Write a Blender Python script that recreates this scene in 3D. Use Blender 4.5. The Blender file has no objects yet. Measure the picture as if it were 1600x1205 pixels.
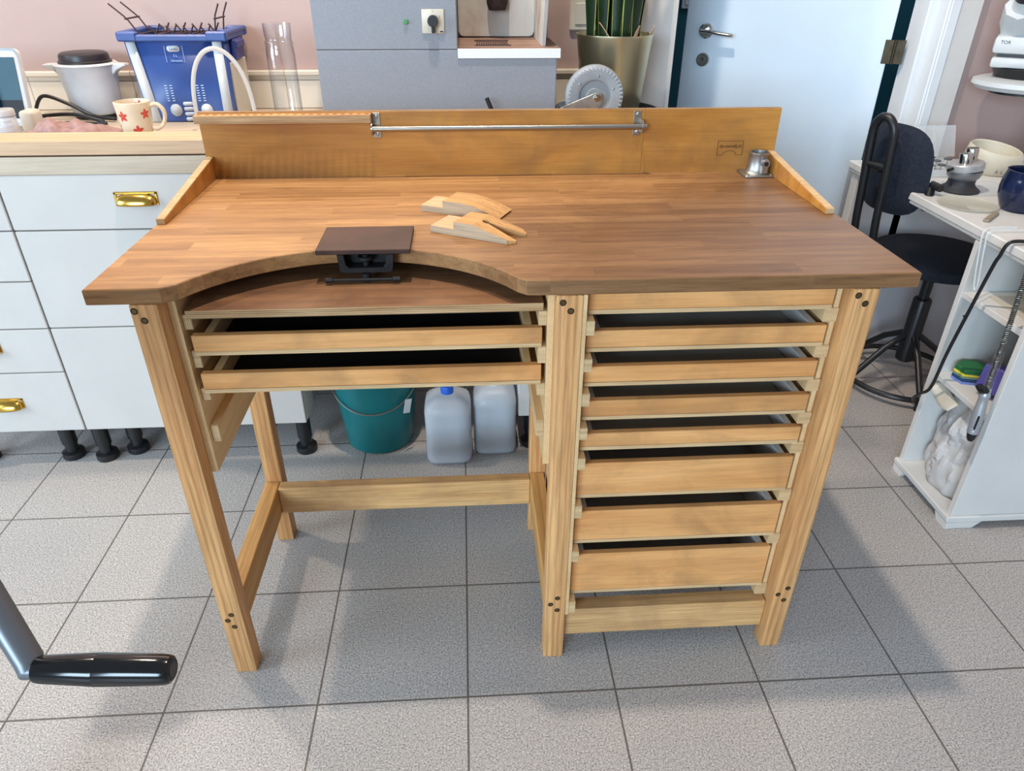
import bpy, bmesh, math, random
from math import pi, sin, cos, radians as RD
from mathutils import Vector, Matrix, Euler
random.seed(7)
scene = bpy.context.scene
COL = scene.collection
WM = {}          # world matrix of every object made here

# ------------------------------------------------------------------ helpers
def lin(c):
    return tuple(((v/255)/12.92 if v/255 <= .04045 else ((v/255+.055)/1.055)**2.4) for v in c) + (1.0,)

class NT:
    def __init__(s, name, rough=.5, metal=0.0, spec=.5):
        s.m = bpy.data.materials.new(name); s.m.use_nodes = True
        s.t = s.m.node_tree; s.n = s.t.nodes; s.l = s.t.links
        s.b = s.n['Principled BSDF']
        s.b.inputs['Roughness'].default_value = rough
        s.b.inputs['Metallic'].default_value = metal
        s.b.inputs['Specular IOR Level'].default_value = spec
    def node(s, typ, ins=None, **kw):
        n = s.n.new(typ)
        for k, v in kw.items(): setattr(n, k, v)
        for k, v in (ins or {}).items():
            if isinstance(v, bpy.types.NodeSocket): s.l.new(v, n.inputs[k])
            else: n.inputs[k].default_value = v
        return n
    def coords(s, scale=(1,1,1), rand=True, rot=(0,0,0)):
        tc = s.node('ShaderNodeTexCoord').outputs['Object']
        if rand:
            oi = s.node('ShaderNodeObjectInfo').outputs['Random']
            mu = s.node('ShaderNodeMath', {0: oi, 1: 37.0}, operation='MULTIPLY').outputs[0]
            cx = s.node('ShaderNodeCombineXYZ', {0: mu, 1: mu, 2: mu}).outputs[0]
            tc = s.node('ShaderNodeVectorMath', {0: tc, 1: cx}, operation='ADD').outputs[0]
        return s.node('ShaderNodeMapping', {'Vector': tc, 'Scale': scale, 'Rotation': rot}).outputs[0]
    def noise(s, vec, scale, detail=4, rough=.55, dist=0.0):
        return s.node('ShaderNodeTexNoise', {'Vector': vec, 'Scale': scale, 'Detail': detail, 'Roughness': rough, 'Distortion': dist}).outputs[0]
    def ramp(s, fac, stops):
        r = s.node('ShaderNodeValToRGB', {'Fac': fac}); e = r.color_ramp.elements
        while len(e) < len(stops): e.new(.5)
        for i, (p, c) in enumerate(stops): e[i].position = p; e[i].color = c
        return r.outputs['Color']
    def mix(s, fac, a, b, mode='MIX'):
        return s.node('ShaderNodeMix', {0: fac, 6: a, 7: b}, data_type='RGBA', blend_type=mode).outputs[2]
    def bump(s, h, strength=.2, dist=.002):
        s.l.new(s.node('ShaderNodeBump', {'Height': h, 'Strength': strength, 'Distance': dist}).outputs[0], s.b.inputs['Normal'])
    def base(s, c):
        if isinstance(c, bpy.types.NodeSocket): s.l.new(c, s.b.inputs['Base Color'])
        else: s.b.inputs['Base Color'].default_value = c
        return s

def plain(name, rgb, rough=.5, metal=0, var=.06, scale=8, bump=0, bscale=200, spec=.5):
    """paint, plastic, metal: a base tone with faint uneven wear"""
    s = NT(name, rough, metal, spec); c = lin(rgb)
    v = s.coords()
    n = s.noise(v, scale, 5)
    d = tuple(x*(1-var*2) for x in c[:3]) + (1,); h = tuple(min(1, x*(1+var)) for x in c[:3]) + (1,)
    s.base(s.ramp(n, [(.3, d), (.7, h)]))
    if bump: s.bump(s.noise(v, bscale, 3), bump, .001)
    return s.m

def wood(name, dark, light, axis='x', rings=14, ringamt=.35, blotch=None, rough=.5, fine=.25, stretch=14, ringdist=2.0, knots=False):
    s = NT(name, rough, 0, .35)
    k = {'x': (1, stretch, stretch), 'y': (stretch, 1, stretch), 'z': (stretch, stretch, 1)}[axis]
    v = s.coords(k)
    vb = s.coords((1, 1, 1))
    n1 = s.noise(v, 2.2, 6, .6, .4)
    col = s.ramp(n1, [(.28, lin(dark)), (.72, lin(light))])
    kk = {'x': (.12, 1, .8), 'y': (1, .12, .8), 'z': (1, .8, .12)}[axis]
    vr = s.coords(kk)
    w = s.node('ShaderNodeTexWave', {'Vector': vr, 'Scale': rings, 'Distortion': ringdist, 'Detail': 2.0, 'Detail Scale': 1.2}, bands_direction={'x': 'Y', 'y': 'X', 'z': 'X'}[axis]).outputs[0]
    w = s.ramp(w, [(.0, (0, 0, 0, 1)), (.6, (.12,)*3+(1,)), (.85, (.55,)*3+(1,)), (1, (1, 1, 1, 1))])
    dk = tuple(x*.55 for x in lin(dark)[:3]) + (1,)
    fac = s.node('ShaderNodeMath', {0: w, 1: ringamt}, operation='MULTIPLY').outputs[0]
    col = s.mix(fac, col, dk)
    nf = s.noise(s.coords({'x': (6, 160, 160), 'y': (160, 6, 160), 'z': (160, 160, 6)}[axis]), 1.5, 3, .6)
    ff = s.ramp(nf, [(.35, (1-fine,)*3+(1,)), (.6, (1, 1, 1, 1))])
    col = s.mix(1.0, col, ff, 'MULTIPLY')
    if blotch:
        nb = s.noise(vb, 6, 4, .6, .6)
        f = s.ramp(nb, [(.48, (0, 0, 0, 1)), (.72, (.75,)*3+(1,))])
        col = s.mix(f, col, lin(blotch))
    s.base(col)
    s.bump(nf, .12, .001)
    return s.m

def ply_edge(name, a, b, axis='z', freq=150):
    s = NT(name, .6)
    v = s.coords((1, 1, 1), rand=False)
    w = s.node('ShaderNodeTexWave', {'Vector': v, 'Scale': freq, 'Distortion': .35, 'Detail': 1.0}, bands_direction=axis.upper()).outputs[0]
    col = s.ramp(w, [(.35, lin(a)), (.6, lin(b))])
    n = s.noise(s.coords((4, 60, 60)), 2, 4)
    col = s.mix(.35, col, s.ramp(n, [(.3, lin((120, 85, 50))), (.7, lin((235, 205, 160)))]))
    return s.base(col).m

class MB:
    """collects shapes and links them as one mesh object"""
    def __init__(s): s.bm = bmesh.new(); s.mi = 0
    def _tag(s, faces):
        for f in faces: f.material_index = s.mi
    def box(s, x0, x1, y0, y1, z0, z1, bev=0.0, M=None, seg=1):
        vs = [s.bm.verts.new(p) for p in ((x0,y0,z0),(x1,y0,z0),(x1,y1,z0),(x0,y1,z0),(x0,y0,z1),(x1,y0,z1),(x1,y1,z1),(x0,y1,z1))]
        fs = [s.bm.faces.new([vs[i] for i in q]) for q in ((0,3,2,1),(4,5,6,7),(0,1,5,4),(1,2,6,5),(2,3,7,6),(3,0,4,7))]
        s._tag(fs)
        if bev:
            r = bmesh.ops.bevel(s.bm, geom=list({e for f in fs for e in f.edges}), offset=bev, segments=seg, affect='EDGES', profile=.5)
            s._tag(r['faces']); vs = list({v for f in r['faces'] for v in f.verts} | {v for v in vs if v.is_valid})
        if M: bmesh.ops.transform(s.bm, matrix=M, verts=[v for v in vs if v.is_valid])
        return s
    def prism(s, pts, axis, a0, a1, bev=0.0, M=None):
        """polygon pts (2D) extruded along axis; pts are (y,z) for x, (x,z) for y, (x,y) for z"""
        def P(p, a): return {'x': (a, p[0], p[1]), 'y': (p[0], a, p[1]), 'z': (p[0], p[1], a)}[axis]
        A = [s.bm.verts.new(P(p, a0)) for p in pts]; B = [s.bm.verts.new(P(p, a1)) for p in pts]
        fs = [s.bm.faces.new(A[::-1]), s.bm.faces.new(B)]
        n = len(pts)
        for i in range(n): fs.append(s.bm.faces.new((A[i], A[(i+1) % n], B[(i+1) % n], B[i])))
        bmesh.ops.recalc_face_normals(s.bm, faces=fs); s._tag(fs); vs = A+B
        if bev:
            es = list({e for f in fs[:2] for e in f.edges})
            r = bmesh.ops.bevel(s.bm, geom=es, offset=bev, segments=1, affect='EDGES'); s._tag(r['faces'])
            vs = list({v for f in r['faces'] for v in f.verts} | {v for v in vs if v.is_valid})
        if M: bmesh.ops.transform(s.bm, matrix=M, verts=[v for v in vs if v.is_valid])
        return s
    def tube(s, pts, r, seg=10, closed=False, cap=True, flat=None):
        """tube through points; r a number or a list; flat=(a,b) scales the section"""
        P = [Vector(p) for p in pts]; n = len(P)
        R = r if isinstance(r, (list, tuple)) else [r]*n
        up = Vector((0, 0, 1)); rings = []; prev = None
        for i, p in enumerate(P):
            if closed: t = (P[(i+1) % n]-P[i-1])
            else: t = P[min(i+1, n-1)]-P[max(i-1, 0)]
            t.normalize()
            if prev is None:
                a = up if abs(t.z) < .95 else Vector((1, 0, 0))
                u = t.cross(a).normalized()
            else: u = (prev - t*prev.dot(t)).normalized()
            prev = u; w = t.cross(u)
            fa, fb = flat if flat else (1, 1)
            rings.append([s.bm.verts.new(p + u*cos(2*pi*k/seg)*R[i]*fa + w*sin(2*pi*k/seg)*R[i]*fb) for k in range(seg)])
        fs = []
        for i in range(n if closed else n-1):
            a, b = rings[i], rings[(i+1) % n]
            for k in range(seg): fs.append(s.bm.faces.new((a[k], a[(k+1) % seg], b[(k+1) % seg], b[k])))
        if cap and not closed: fs += [s.bm.faces.new(rings[0][::-1]), s.bm.faces.new(rings[-1])]
        bmesh.ops.recalc_face_normals(s.bm, faces=fs); s._tag(fs)
        return s
    def cyl(s, p0, p1, r0, r1=None, seg=24):
        return s.tube([p0, p1], [r0, r0 if r1 is None else r1], seg)
    def lathe(s, prof, c=(0, 0, 0), seg=40, axis='z', M=None, a0=0, a1=2*pi):
        """prof: list of (radius, height) round an axis through c"""
        full = abs(a1-a0-2*pi) < 1e-6
        rings = []; vs = []
        for r, h in prof:
            ring = []
            m = 1 if r < 1e-6 else (seg if full else seg+1)
            for k in range(m):
                a = a0+(a1-a0)*k/seg
                q = {'z': (r*cos(a), r*sin(a), h), 'y': (r*cos(a), h, r*sin(a)), 'x': (h, r*cos(a), r*sin(a))}[axis]
                ring.append(s.bm.verts.new((c[0]+q[0], c[1]+q[1], c[2]+q[2])))
            rings.append(ring); vs += ring
        fs = []
        for a, b in zip(rings, rings[1:]):
            m = seg
            for k in range(m):
                k2 = (k+1) % seg if full else k+1
                if len(a) == 1 and len(b) == 1: continue
                if len(a) == 1: fs.append(s.bm.faces.new((a[0], b[k2], b[k])))
                elif len(b) == 1: fs.append(s.bm.faces.new((a[k], a[k2], b[0])))
                else: fs.append(s.bm.faces.new((a[k], a[k2], b[k2], b[k])))
        bmesh.ops.recalc_face_normals(s.bm, faces=fs); s._tag(fs)
        if M: bmesh.ops.transform(s.bm, matrix=M, verts=vs)
        return s
    def grid(s, fn, nu, nv, closed_u=False):
        V = [[s.bm.verts.new(fn(i/nu, j/nv)) for j in range(nv+1)] for i in range(nu if closed_u else nu+1)]
        fs = []
        for i in range(nu):
            for j in range(nv):
                i2 = (i+1) % nu if closed_u else i+1
                fs.append(s.bm.faces.new((V[i][j], V[i2][j], V[i2][j+1], V[i][j+1])))
        s._tag(fs); return s
    def text(s, string, size, M, depth=0.0003, font_offset=0.0):
        cu = bpy.data.curves.new('lettering', 'FONT'); cu.body = string; cu.size = size; cu.extrude = depth
        cu.align_x = 'CENTER'; cu.align_y = 'CENTER'; cu.offset = font_offset; cu.resolution_u = 3
        o = bpy.data.objects.new('lettering', cu); COL.objects.link(o)
        dg = bpy.context.evaluated_depsgraph_get(); me = bpy.data.meshes.new_from_object(o.evaluated_get(dg))
        bpy.data.objects.remove(o); bpy.data.curves.remove(cu)
        n0 = len(s.bm.verts); f0 = len(s.bm.faces); s.bm.from_mesh(me); s.bm.verts.ensure_lookup_table(); s.bm.faces.ensure_lookup_table()
        bmesh.ops.transform(s.bm, matrix=M, verts=s.bm.verts[n0:]); s._tag(s.bm.faces[f0:])
        bpy.data.meshes.remove(me); return s
    def build(s, name, mats, parent=None, angle=35, local=False, solid=0.0, sub=0, label=None):
        me = bpy.data.meshes.new(name); 
        if parent is not None and not local: bmesh.ops.transform(s.bm, matrix=WM[parent].inverted(), verts=s.bm.verts)
        s.bm.to_mesh(me); s.bm.free()
        for m in (mats if isinstance(mats, (list, tuple)) else [mats]): me.materials.append(m)
        for p in me.polygons: p.use_smooth = True
        me.set_sharp_from_angle(angle=RD(angle))
        o = bpy.data.objects.new(name, me); COL.objects.link(o)
        WM[o] = Matrix.Identity(4) if parent is None else WM[parent].copy()
        if parent is not None: o.parent = parent
        if solid:
            q = o.modifiers.new('thickness', 'SOLIDIFY'); q.thickness = solid; q.offset = 0
        if sub:
            q = o.modifiers.new('smooth', 'SUBSURF'); q.levels = sub; q.render_levels = sub
        if label: o['label'] = label
        return o

def tag(o, label, cat, group=None, kind=None):
    o['label'] = label; o['category'] = cat
    if group: o['group'] = group
    if kind: o['kind'] = kind
    return o
def thing(name, label, cat, loc=(0, 0, 0), rz=0.0, group=None, tilt=None):
    o = bpy.data.objects.new(name, None); COL.objects.link(o); o.empty_display_size = .05
    o.location = loc; o.rotation_euler = tilt if tilt else (0, 0, rz)
    WM[o] = Matrix.Translation(loc) @ Euler(o.rotation_euler).to_matrix().to_4x4()
    return tag(o, label, cat, group)
def struct(o):
    o['kind'] = 'structure'; return o
def copy_tree(o, parent=None):
    c = o.copy(); COL.objects.link(c)
    if parent is not None: c.parent = parent
    WM[c] = WM[o].copy()
    for ch in o.children: copy_tree(ch, c)
    return c
def box(name, mat, parent, *d, bev=.001, **k):
    return MB().box(*d, bev=bev).build(name, mat, parent, **k)
def spline(pts, n=8):
    """Catmull-Rom through points"""
    P = [Vector(p) for p in pts]; out = []
    for i in range(len(P)-1):
        p0, p1, p2, p3 = P[max(i-1, 0)], P[i], P[i+1], P[min(i+2, len(P)-1)]
        for k in range(n):
            t = k/n
            out.append(.5*((2*p1)+(p2-p0)*t+(2*p0-5*p1+4*p2-p3)*t*t+(3*p1-p0-3*p2+p3)*t**3))
    out.append(P[-1]); return out

# ------------------------------------------------------------------ materials
# bench wood
def worktop_mat():
    s = NT('beech_staves', .42, 0, .4)
    tc = s.node('ShaderNodeTexCoord').outputs['Object']
    mp = s.node('ShaderNodeMapping', {'Vector': tc, 'Location': (.21, .013, 0)}).outputs[0]
    br = s.node('ShaderNodeTexBrick', {'Vector': mp, 'Color1': (0, 0, 0, 1), 'Color2': (1, 1, 1, 1), 'Mortar': (.35, .35, .35, 1), 'Scale': 1.0,
        'Mortar Size': .0004, 'Mortar Smooth': .2, 'Brick Width': .33, 'Row Height': .037, 'Bias': 0.0}, offset=.37, squash=1.25, squash_frequency=3)
    t = br.outputs['Color']
    col = s.ramp(t, [(0, lin((166, 122, 78))), (.35, lin((182, 136, 88))), (.65, lin((194, 148, 98))), (1, lin((175, 128, 82)))])
    # each stave its own grain offset
    off = s.node('ShaderNodeVectorMath', {0: t, 1: (3.1, 7.7, 5.3)}, operation='MULTIPLY').outputs[0]
    v = s.node('ShaderNodeVectorMath', {0: tc, 1: off}, operation='ADD').outputs[0]
    v1 = s.node('ShaderNodeMapping', {'Vector': v, 'Scale': (1.6, 26, 26)}).outputs[0]
    g = s.noise(v1, 2.5, 6, .6, .5)
    col = s.mix(1, col, s.ramp(g, [(.3, (.66, .60, .54, 1)), (.62, (1.06, 1.04, 1.0, 1))]), 'MULTIPLY')
    v2 = s.node('ShaderNodeMapping', {'Vector': v, 'Scale': (14, 260, 260)}).outputs[0]
    f = s.noise(v2, 1.3, 3, .6)
    col = s.mix(1, col, s.ramp(f, [(.34, (.8, .76, .72, 1)), (.5, (1, 1, 1, 1))]), 'MULTIPLY')
    # worn, greyed area over the right half of the top
    sx = s.node('ShaderNodeSeparateXYZ', {0: tc}).outputs
    nb = s.noise(tc, 3.2, 5, .62, .8)
    a = s.node('ShaderNodeMath', {0: sx[0], 1: nb}, operation='ADD').outputs[0]
    b = s.node('ShaderNodeMath', {0: a, 1: sx[1]}, operation='SUBTRACT').outputs[0]
    fac = s.ramp(b, [(.16, (0, 0, 0, 1)), (.66, (.9, .9, .9, 1))])
    grey = s.mix(1, col, (.44, .42, .46, 1), 'MULTIPLY')
    col = s.mix(fac, col, grey)
    s.base(col); s.bump(f, .15, .0008)
    return s.m
M_TOP = worktop_mat()
M_BACK = wood('backboard_ply', (162, 102, 42), (206, 146, 70), 'x', 5, .25, blotch=(142, 98, 54), rough=.4, stretch=7, fine=.12, ringdist=5)
M_PINE_Z = wood('pine_upright', (206, 144, 88), (238, 186, 126), 'z', 26, .42, rough=.55, stretch=20, ringdist=3)
M_PINE_X = wood('pine_rail', (202, 152, 96), (234, 190, 132), 'x', 16, .3, blotch=(168, 128, 92), rough=.55, ringdist=3)
M_PINE_Y = wood('pine_side_rail', (200, 144, 82), (230, 178, 112), 'y', 16, .3, rough=.55, ringdist=3)
M_FRONT = wood('drawer_front_ply', (210, 142, 80), (244, 184, 120), 'x', 6, .28, blotch=(166, 122, 78), rough=.45, stretch=8, fine=.12, ringdist=6)
M_PLY = ply_edge('ply_edge_light', (176, 132, 86), (242, 208, 156), 'z', 118)
M_PLYD = ply_edge('ply_edge_worn', (112, 76, 44), (196, 148, 92), 'z', 95)
M_PLYV = ply_edge('ply_edge_upright', (190, 152, 104), (222, 192, 146), 'x', 110)
M_PLYF = wood('birch_ply_face', (216, 178, 126), (238, 204, 154), 'y', 5, .12, rough=.6, stretch=6, fine=.1)
M_CATCH = wood('worn_catch_board', (112, 76, 50), (150, 106, 70), 'x', 8, .25, blotch=(84, 56, 38), rough=.55, stretch=9)
M_PALE = plain('pale_drawer_lining', (190, 188, 184), .5, var=.1)
M_DARKLIN = plain('black_drawer_lining', (20, 21, 24), .6, var=.15)
M_BURN = plain('burnt_brown', (92, 48, 14), .7)
M_PEG_END = wood('fresh_beech', (228, 170, 126), (244, 192, 150), 'x', 8, .12, rough=.6)
M_PEG = wood('peg_beech', (196, 146, 90), (222, 172, 112), 'x', 10, .2, rough=.55)
M_PEG_SIDE = wood('peg_side', (186, 158, 128), (208, 182, 152), 'x', 10, .15, rough=.6)
M_CHROME = plain('chrome', (210, 208, 200), .18, 1, .03)
M_GALV = plain('galvanised_steel', (176, 176, 174), .42, 1, .18, 40, .2)
M_STEEL = plain('brushed_steel', (172, 166, 156), .32, 1, .08)
M_DKSTEEL = plain('dark_brown_steel', (76, 52, 44), .45, .45, .22, 14)
M_BLKSTEEL = plain('black_cast_iron', (36, 34, 34), .55, .5, .2, 30, .2)
M_SCREW = plain('aged_brass_screw', (112, 90, 52), .45, .8, .2)
M_HOLE = plain('dark_hole', (52, 34, 18), .9)
M_BRASS = plain('polished_brass', (214, 172, 82), .2, 1, .05)
M_BRASSPOT = plain('satin_brass', (214, 206, 172), .36, 1, .04)
# room
M_PINK = plain('pink_plaster', (178, 154, 148), .85, 0, .03, 3, .25, 320)
M_WHITEP = plain('white_paint', (226, 228, 230), .4, 0, .02)
M_GREYP = plain('grey_white_trim', (214, 209, 204), .5, 0, .03)
M_DOOR = plain('white_door_daylight_tint', (214, 228, 240), .45, 0, .015)  # blue of the daylight on the door mixed into its white
M_TEAL = plain('dark_teal_wall', (16, 82, 98), .8, 0, .05)
M_CAB = plain('white_cabinet', (198, 193, 187), .35, 0, .02)  # white warmed in the colour to offset the blue window light
M_CABSIDE = plain('cabinet_carcass', (206, 208, 212), .5)
M_BLKPL = plain('black_plastic', (26, 27, 30), .38, 0, .1)
M_COUNTER = wood('pale_oak_counter', (184, 166, 144), (208, 192, 170), 'x', 6, .15, rough=.5, stretch=10, fine=.12)
M_LIP = wood('pine_counter_strip', (210, 170, 134), (224, 190, 156), 'x', 8, .22, rough=.55, stretch=10, fine=.15)
M_MACH = plain('grey_enamel', (136, 139, 146), .42, 0, .05, 260, .3, 700)
M_CREAM = plain('cream_plastic', (208, 200, 184), .4)
M_WHITEPL = plain('white_plastic', (208, 210, 212), .3)
M_BLUE = plain('blue_plastic', (44, 72, 136), .38, 0, .06)
M_BLUED = plain('dark_blue_plastic', (40, 52, 120), .4)
M_FABRIC = plain('charcoal_blue_fabric', (30, 37, 50), .95, 0, .2, 120, .5, 600)
M_DESK = plain('white_desk_paint', (218, 216, 212), .4, 0, .03)
M_DESKSH = plain('grey_back_panel', (176, 178, 182), .7, 0, .05)
M_RACK = plain('brown_coated_wire', (58, 34, 30), .5)
M_RUBBER = plain('light_grey_rubber', (150, 154, 158), .5, 0, .06, 30)

def tile_mat():
    s = NT('granite_floor_tiles', .38, 0, .4)
    tc = s.node('ShaderNodeTexCoord').outputs['Object']
    br = s.node('ShaderNodeTexBrick', {'Vector': tc, 'Color1': (0, 0, 0, 1), 'Color2': (1, 1, 1, 1), 'Mortar': (.5, .5, .5, 1), 'Scale': 1.0,
        'Mortar Size': .0021, 'Mortar Smooth': .15, 'Brick Width': .3, 'Row Height': .3, 'Bias': 0.0}, offset=0.0, squash=1.0)
    sp = s.noise(tc, 300, 2, .8)
    sp2 = s.noise(tc, 120, 4, .7)
    a = s.ramp(sp, [(.32, lin((98, 96, 97))), (.45, lin((172, 168, 164))), (.56, lin((194, 189, 184))), (.70, lin((230, 226, 220)))])
    b = s.ramp(sp2, [(.35, (.86, .86, .87, 1)), (.65, (1.04, 1.03, 1.02, 1))])
    col = s.mix(1, a, b, 'MULTIPLY')
    lg = s.noise(tc, 2.3, 5, .6)
    col = s.mix(1, col, s.ramp(lg, [(.35, (.93, .935, .95, 1)), (.65, (1.02, 1.01, 1.0, 1))]), 'MULTIPLY')
    tint = s.ramp(br.outputs['Color'], [(0, (.965, .965, .97, 1)), (1, (1.02, 1.015, 1.01, 1))])
    col = s.mix(1, col, tint, 'MULTIPLY')
    gr = s.ramp(s.noise(tc, 200, 2), [(.3, lin((84, 80, 76))), (.7, lin((112, 106, 100)))])
    col = s.mix(br.outputs['Fac'], col, gr)
    s.base(col)
    h = s.node('ShaderNodeMath', {0: 1.0, 1: br.outputs['Fac']}, operation='SUBTRACT').outputs[0]
    h2 = s.node('ShaderNodeMath', {0: h, 1: s.node('ShaderNodeMath', {0: sp, 1: .12}, operation='MULTIPLY').outputs[0]}, operation='ADD').outputs[0]
    s.bump(h2, .35, .0015)
    return s.m
M_TILE = tile_mat()

def splash_mat():
    s = NT('cream_wall_tiles', .18, 0, .5)
    tc = s.node('ShaderNodeTexCoord').outputs['Object']
    mp = s.node('ShaderNodeMapping', {'Vector': tc, 'Rotation': (RD(90), 0, 0), 'Location': (.04, .0, .0)}).outputs[0]
    sx = s.node('ShaderNodeSeparateXYZ', {0: tc}).outputs
    cv = s.node('ShaderNodeCombineXYZ', {0: sx[0], 1: sx[2], 2: 0.0}).outputs[0]
    cv = s.node('ShaderNodeMapping', {'Vector': cv, 'Location': (.06, .038, 0)}).outputs[0]
    br = s.node('ShaderNodeTexBrick', {'Vector': cv, 'Color1': lin((214, 204, 188)), 'Color2': lin((222, 213, 198)), 'Mortar': lin((176, 164, 150)), 'Scale': 1.0,
        'Mortar Size': .0018, 'Mortar Smooth': .2, 'Brick Width': .15, 'Row Height': .1, 'Bias': 0.0}, offset=0.0)
    s.base(br.outputs['Color'])
    s.bump(s.node('ShaderNodeMath', {0: 1.0, 1: br.outputs['Fac']}, operation='SUBTRACT').outputs[0], .3, .001)
    return s.m
M_SPLASH = splash_mat()

def clear(name, tint=(235, 240, 242), amount=.82, rough=.08):
    s = NT(name, rough)
    s.base(lin(tint)); 
    tr = s.node('ShaderNodeBsdfTransparent', {'Color': (.97, .98, .98, 1)})
    mx = s.node('ShaderNodeMixShader', {0: amount, 1: s.b.outputs[0], 2: tr.outputs[0]})
    s.l.new(mx.outputs[0], s.n['Material Output'].inputs[0]); return s.m
M_CLEAR = clear('clear_plastic', amount=.58)
def glass(name):
    """thin clear glass: see-through face on, reflecting and darker towards the edges"""
    s = NT(name, .03)
    fr = s.node('ShaderNodeLayerWeight', {'Blend': .5}).outputs['Facing']
    f = s.node('ShaderNodeMath', {0: fr, 1: 3.0}, operation='POWER').outputs[0]
    col = s.mix(f, (.97, .975, .98, 1), (.62, .64, .66, 1))
    tr = s.node('ShaderNodeBsdfTransparent', {'Color': col})
    gl = s.node('ShaderNodeBsdfGlossy', {'Color': (1, 1, 1, 1), 'Roughness': .04})
    g = s.node('ShaderNodeMath', {0: f, 1: .35, 2: .05}, operation='MULTIPLY_ADD').outputs[0]
    mx = s.node('ShaderNodeMixShader', {0: g, 1: tr.outputs[0], 2: gl.outputs[0]})
    s.l.new(mx.outputs[0], s.n['Material Output'].inputs[0]); return s.m
M_GLASS = glass('drinking_glass')
def milky(name, rgb, tr=.25):
    s = NT(name, .35); s.base(lin(rgb))
    t = s.node('ShaderNodeBsdfTranslucent', {'Color': lin(rgb)}); mx = s.node('ShaderNodeMixShader', {0: .45, 1: s.b.outputs[0], 2: t.outputs[0]})
    tp = s.node('ShaderNodeBsdfTransparent'); m2 = s.node('ShaderNodeMixShader', {0: tr, 1: mx.outputs[0], 2: tp.outputs[0]})
    s.l.new(m2.outputs[0], s.n['Material Output'].inputs[0]); return s.m
M_JUG = milky('milky_polythene', (232, 236, 240), .22)
M_JUGW = milky('water_in_jug', (204, 212, 222), .05)
M_STRAP = milky('translucent_white_strap', (226, 222, 216), .1)

# ------------------------------------------------------------------ the room
struct(MB().box(-3.4, 3.2, -3.2, 3.2, -.05, 0).build('floor', M_TILE))
YW = 1.458
b = MB()
b.box(-3.4, .668, YW, YW+.13, 0, 2.5)
b.box(1.535, 3.2, YW, YW+.13, 0, 2.5)
b.box(.668, 1.535, YW, YW+.13, 2.1, 2.5)
struct(b.build('wall_back', M_PINK))
struct(MB().box(2.55, 2.65, -1.2, YW, 0, 2.5).build('wall_right', M_PINK))
# teal hallway behind the doorway
b = MB(); b.box(-.2, 3.2, 3.0, 3.08, 0, 2.5); b.box(-.28, -.2, YW+.13, 3.08, 0, 2.5); b.box(3.12, 3.2, YW+.13, 3.08, 0, 2.5)
struct(b.build('wall_hallway', M_TEAL))
# wall tiles over the counter
b = MB(); b.box(-3.2, .5, YW-.012, YW, .882, .989, .001); b.box(-3.2, .5, YW-.02, YW, .975, .99, .003)
struct(b.build('trim_1', M_SPLASH))
# door frame: casings, jamb lining, stop
b = MB(); b.box(.50, .662, YW-.022, YW, 0, 2.2, .003); b.box(.654, .668, YW-.026, YW+.13, 0, 2.1, .002)
struct(b.build('trim_2', M_GREYP))
b = MB(); b.box(1.525, 1.606, YW-.022, YW, 0, 2.2, .003); struct(b.build('trim_3', M_GREYP))
b = MB()
b.box(1.505, 1.535, YW-.026, YW+.14, 0, 2.1, .002)
b.box(1.480, 1.508, YW+.05, YW+.14, 0, 2.1, .004)
b.box(1.496, 1.510, YW-.024, YW-.008, 0, 2.1, .003)
struct(b.build('trim_4', M_WHITEP))

# the open door, hinged at the right, swinging away into the hallway
hx, hy = 1.455, YW+.155
ang = math.atan2(1.93-hy, .845-hx)                   # direction hinge -> free edge
d = thing('door_1', 'white flush door standing ajar into the teal hallway', 'door', (hx, hy, 0), ang); struct(d); d['kind'] = 'structure'
DL = math.hypot(1.93-hy, .845-hx)
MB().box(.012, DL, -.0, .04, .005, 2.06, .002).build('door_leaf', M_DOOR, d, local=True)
def door_hw():
    hxp = DL-.075
    # lever on the camera side: local +y faces the room once rotated by about 140 degrees
    S = 1
    y0 = .04
    r = MB().lathe([(.0, .012), (.021, .012), (.025, .008), (.025, 0)], (hxp, y0, 1.062), 28, 'y')
    ro = r.build('handle_rose', M_CHROME, d, local=True)
    l = MB(); l.tube([(hxp, y0, 1.062), (hxp, y0+.045, 1.062)], .009, 14)
    l.tube(spline([(hxp+.012, y0+.046, 1.064), (hxp-.02, y0+.048, 1.063), (hxp-.055, y0+.047, 1.058), (hxp-.10, y0+.045, 1.053)], 5), [.0075]*5+[.0085]*5+[.0085]*5+[.007], 12, flat=(1.2, .8))
    l.build('door_handle', M_CHROME, d, local=True)
    k = MB().lathe([(.0, .006), (.014, .006), (.016, .009), (.022, .009), (.0245, 0)], (hxp, y0, .968), 28, 'y')
    kk = k.build('keyhole_rose', M_CHROME, d, local=True)
    kh = MB(); kh.cyl((hxp, y0+.0062, .972), (hxp, y0+.0072, .972), .004, None, 14); kh.box(hxp-.002, hxp+.002, y0+.0062, y0+.0072, .962, .972)
    kh.build('keyhole', M_BLKPL, kk, local=True)
    for z in (1.02, .25, 1.85):
        h = MB(); h.box(-.008, .028, .0395, .0415, z-.036, z+.036, .0006); h.box(-.034, -.002, .036, .039, z-.036, z+.036, .0006); h.tube([(-.003, .043, z-.036), (-.003, .043, z+.036)], .005, 12)
        h.build('hinge', plain('dark_bronze', (70, 60, 44), .45, .7, .2, 60), d, local=True)
door_hw()
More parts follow.
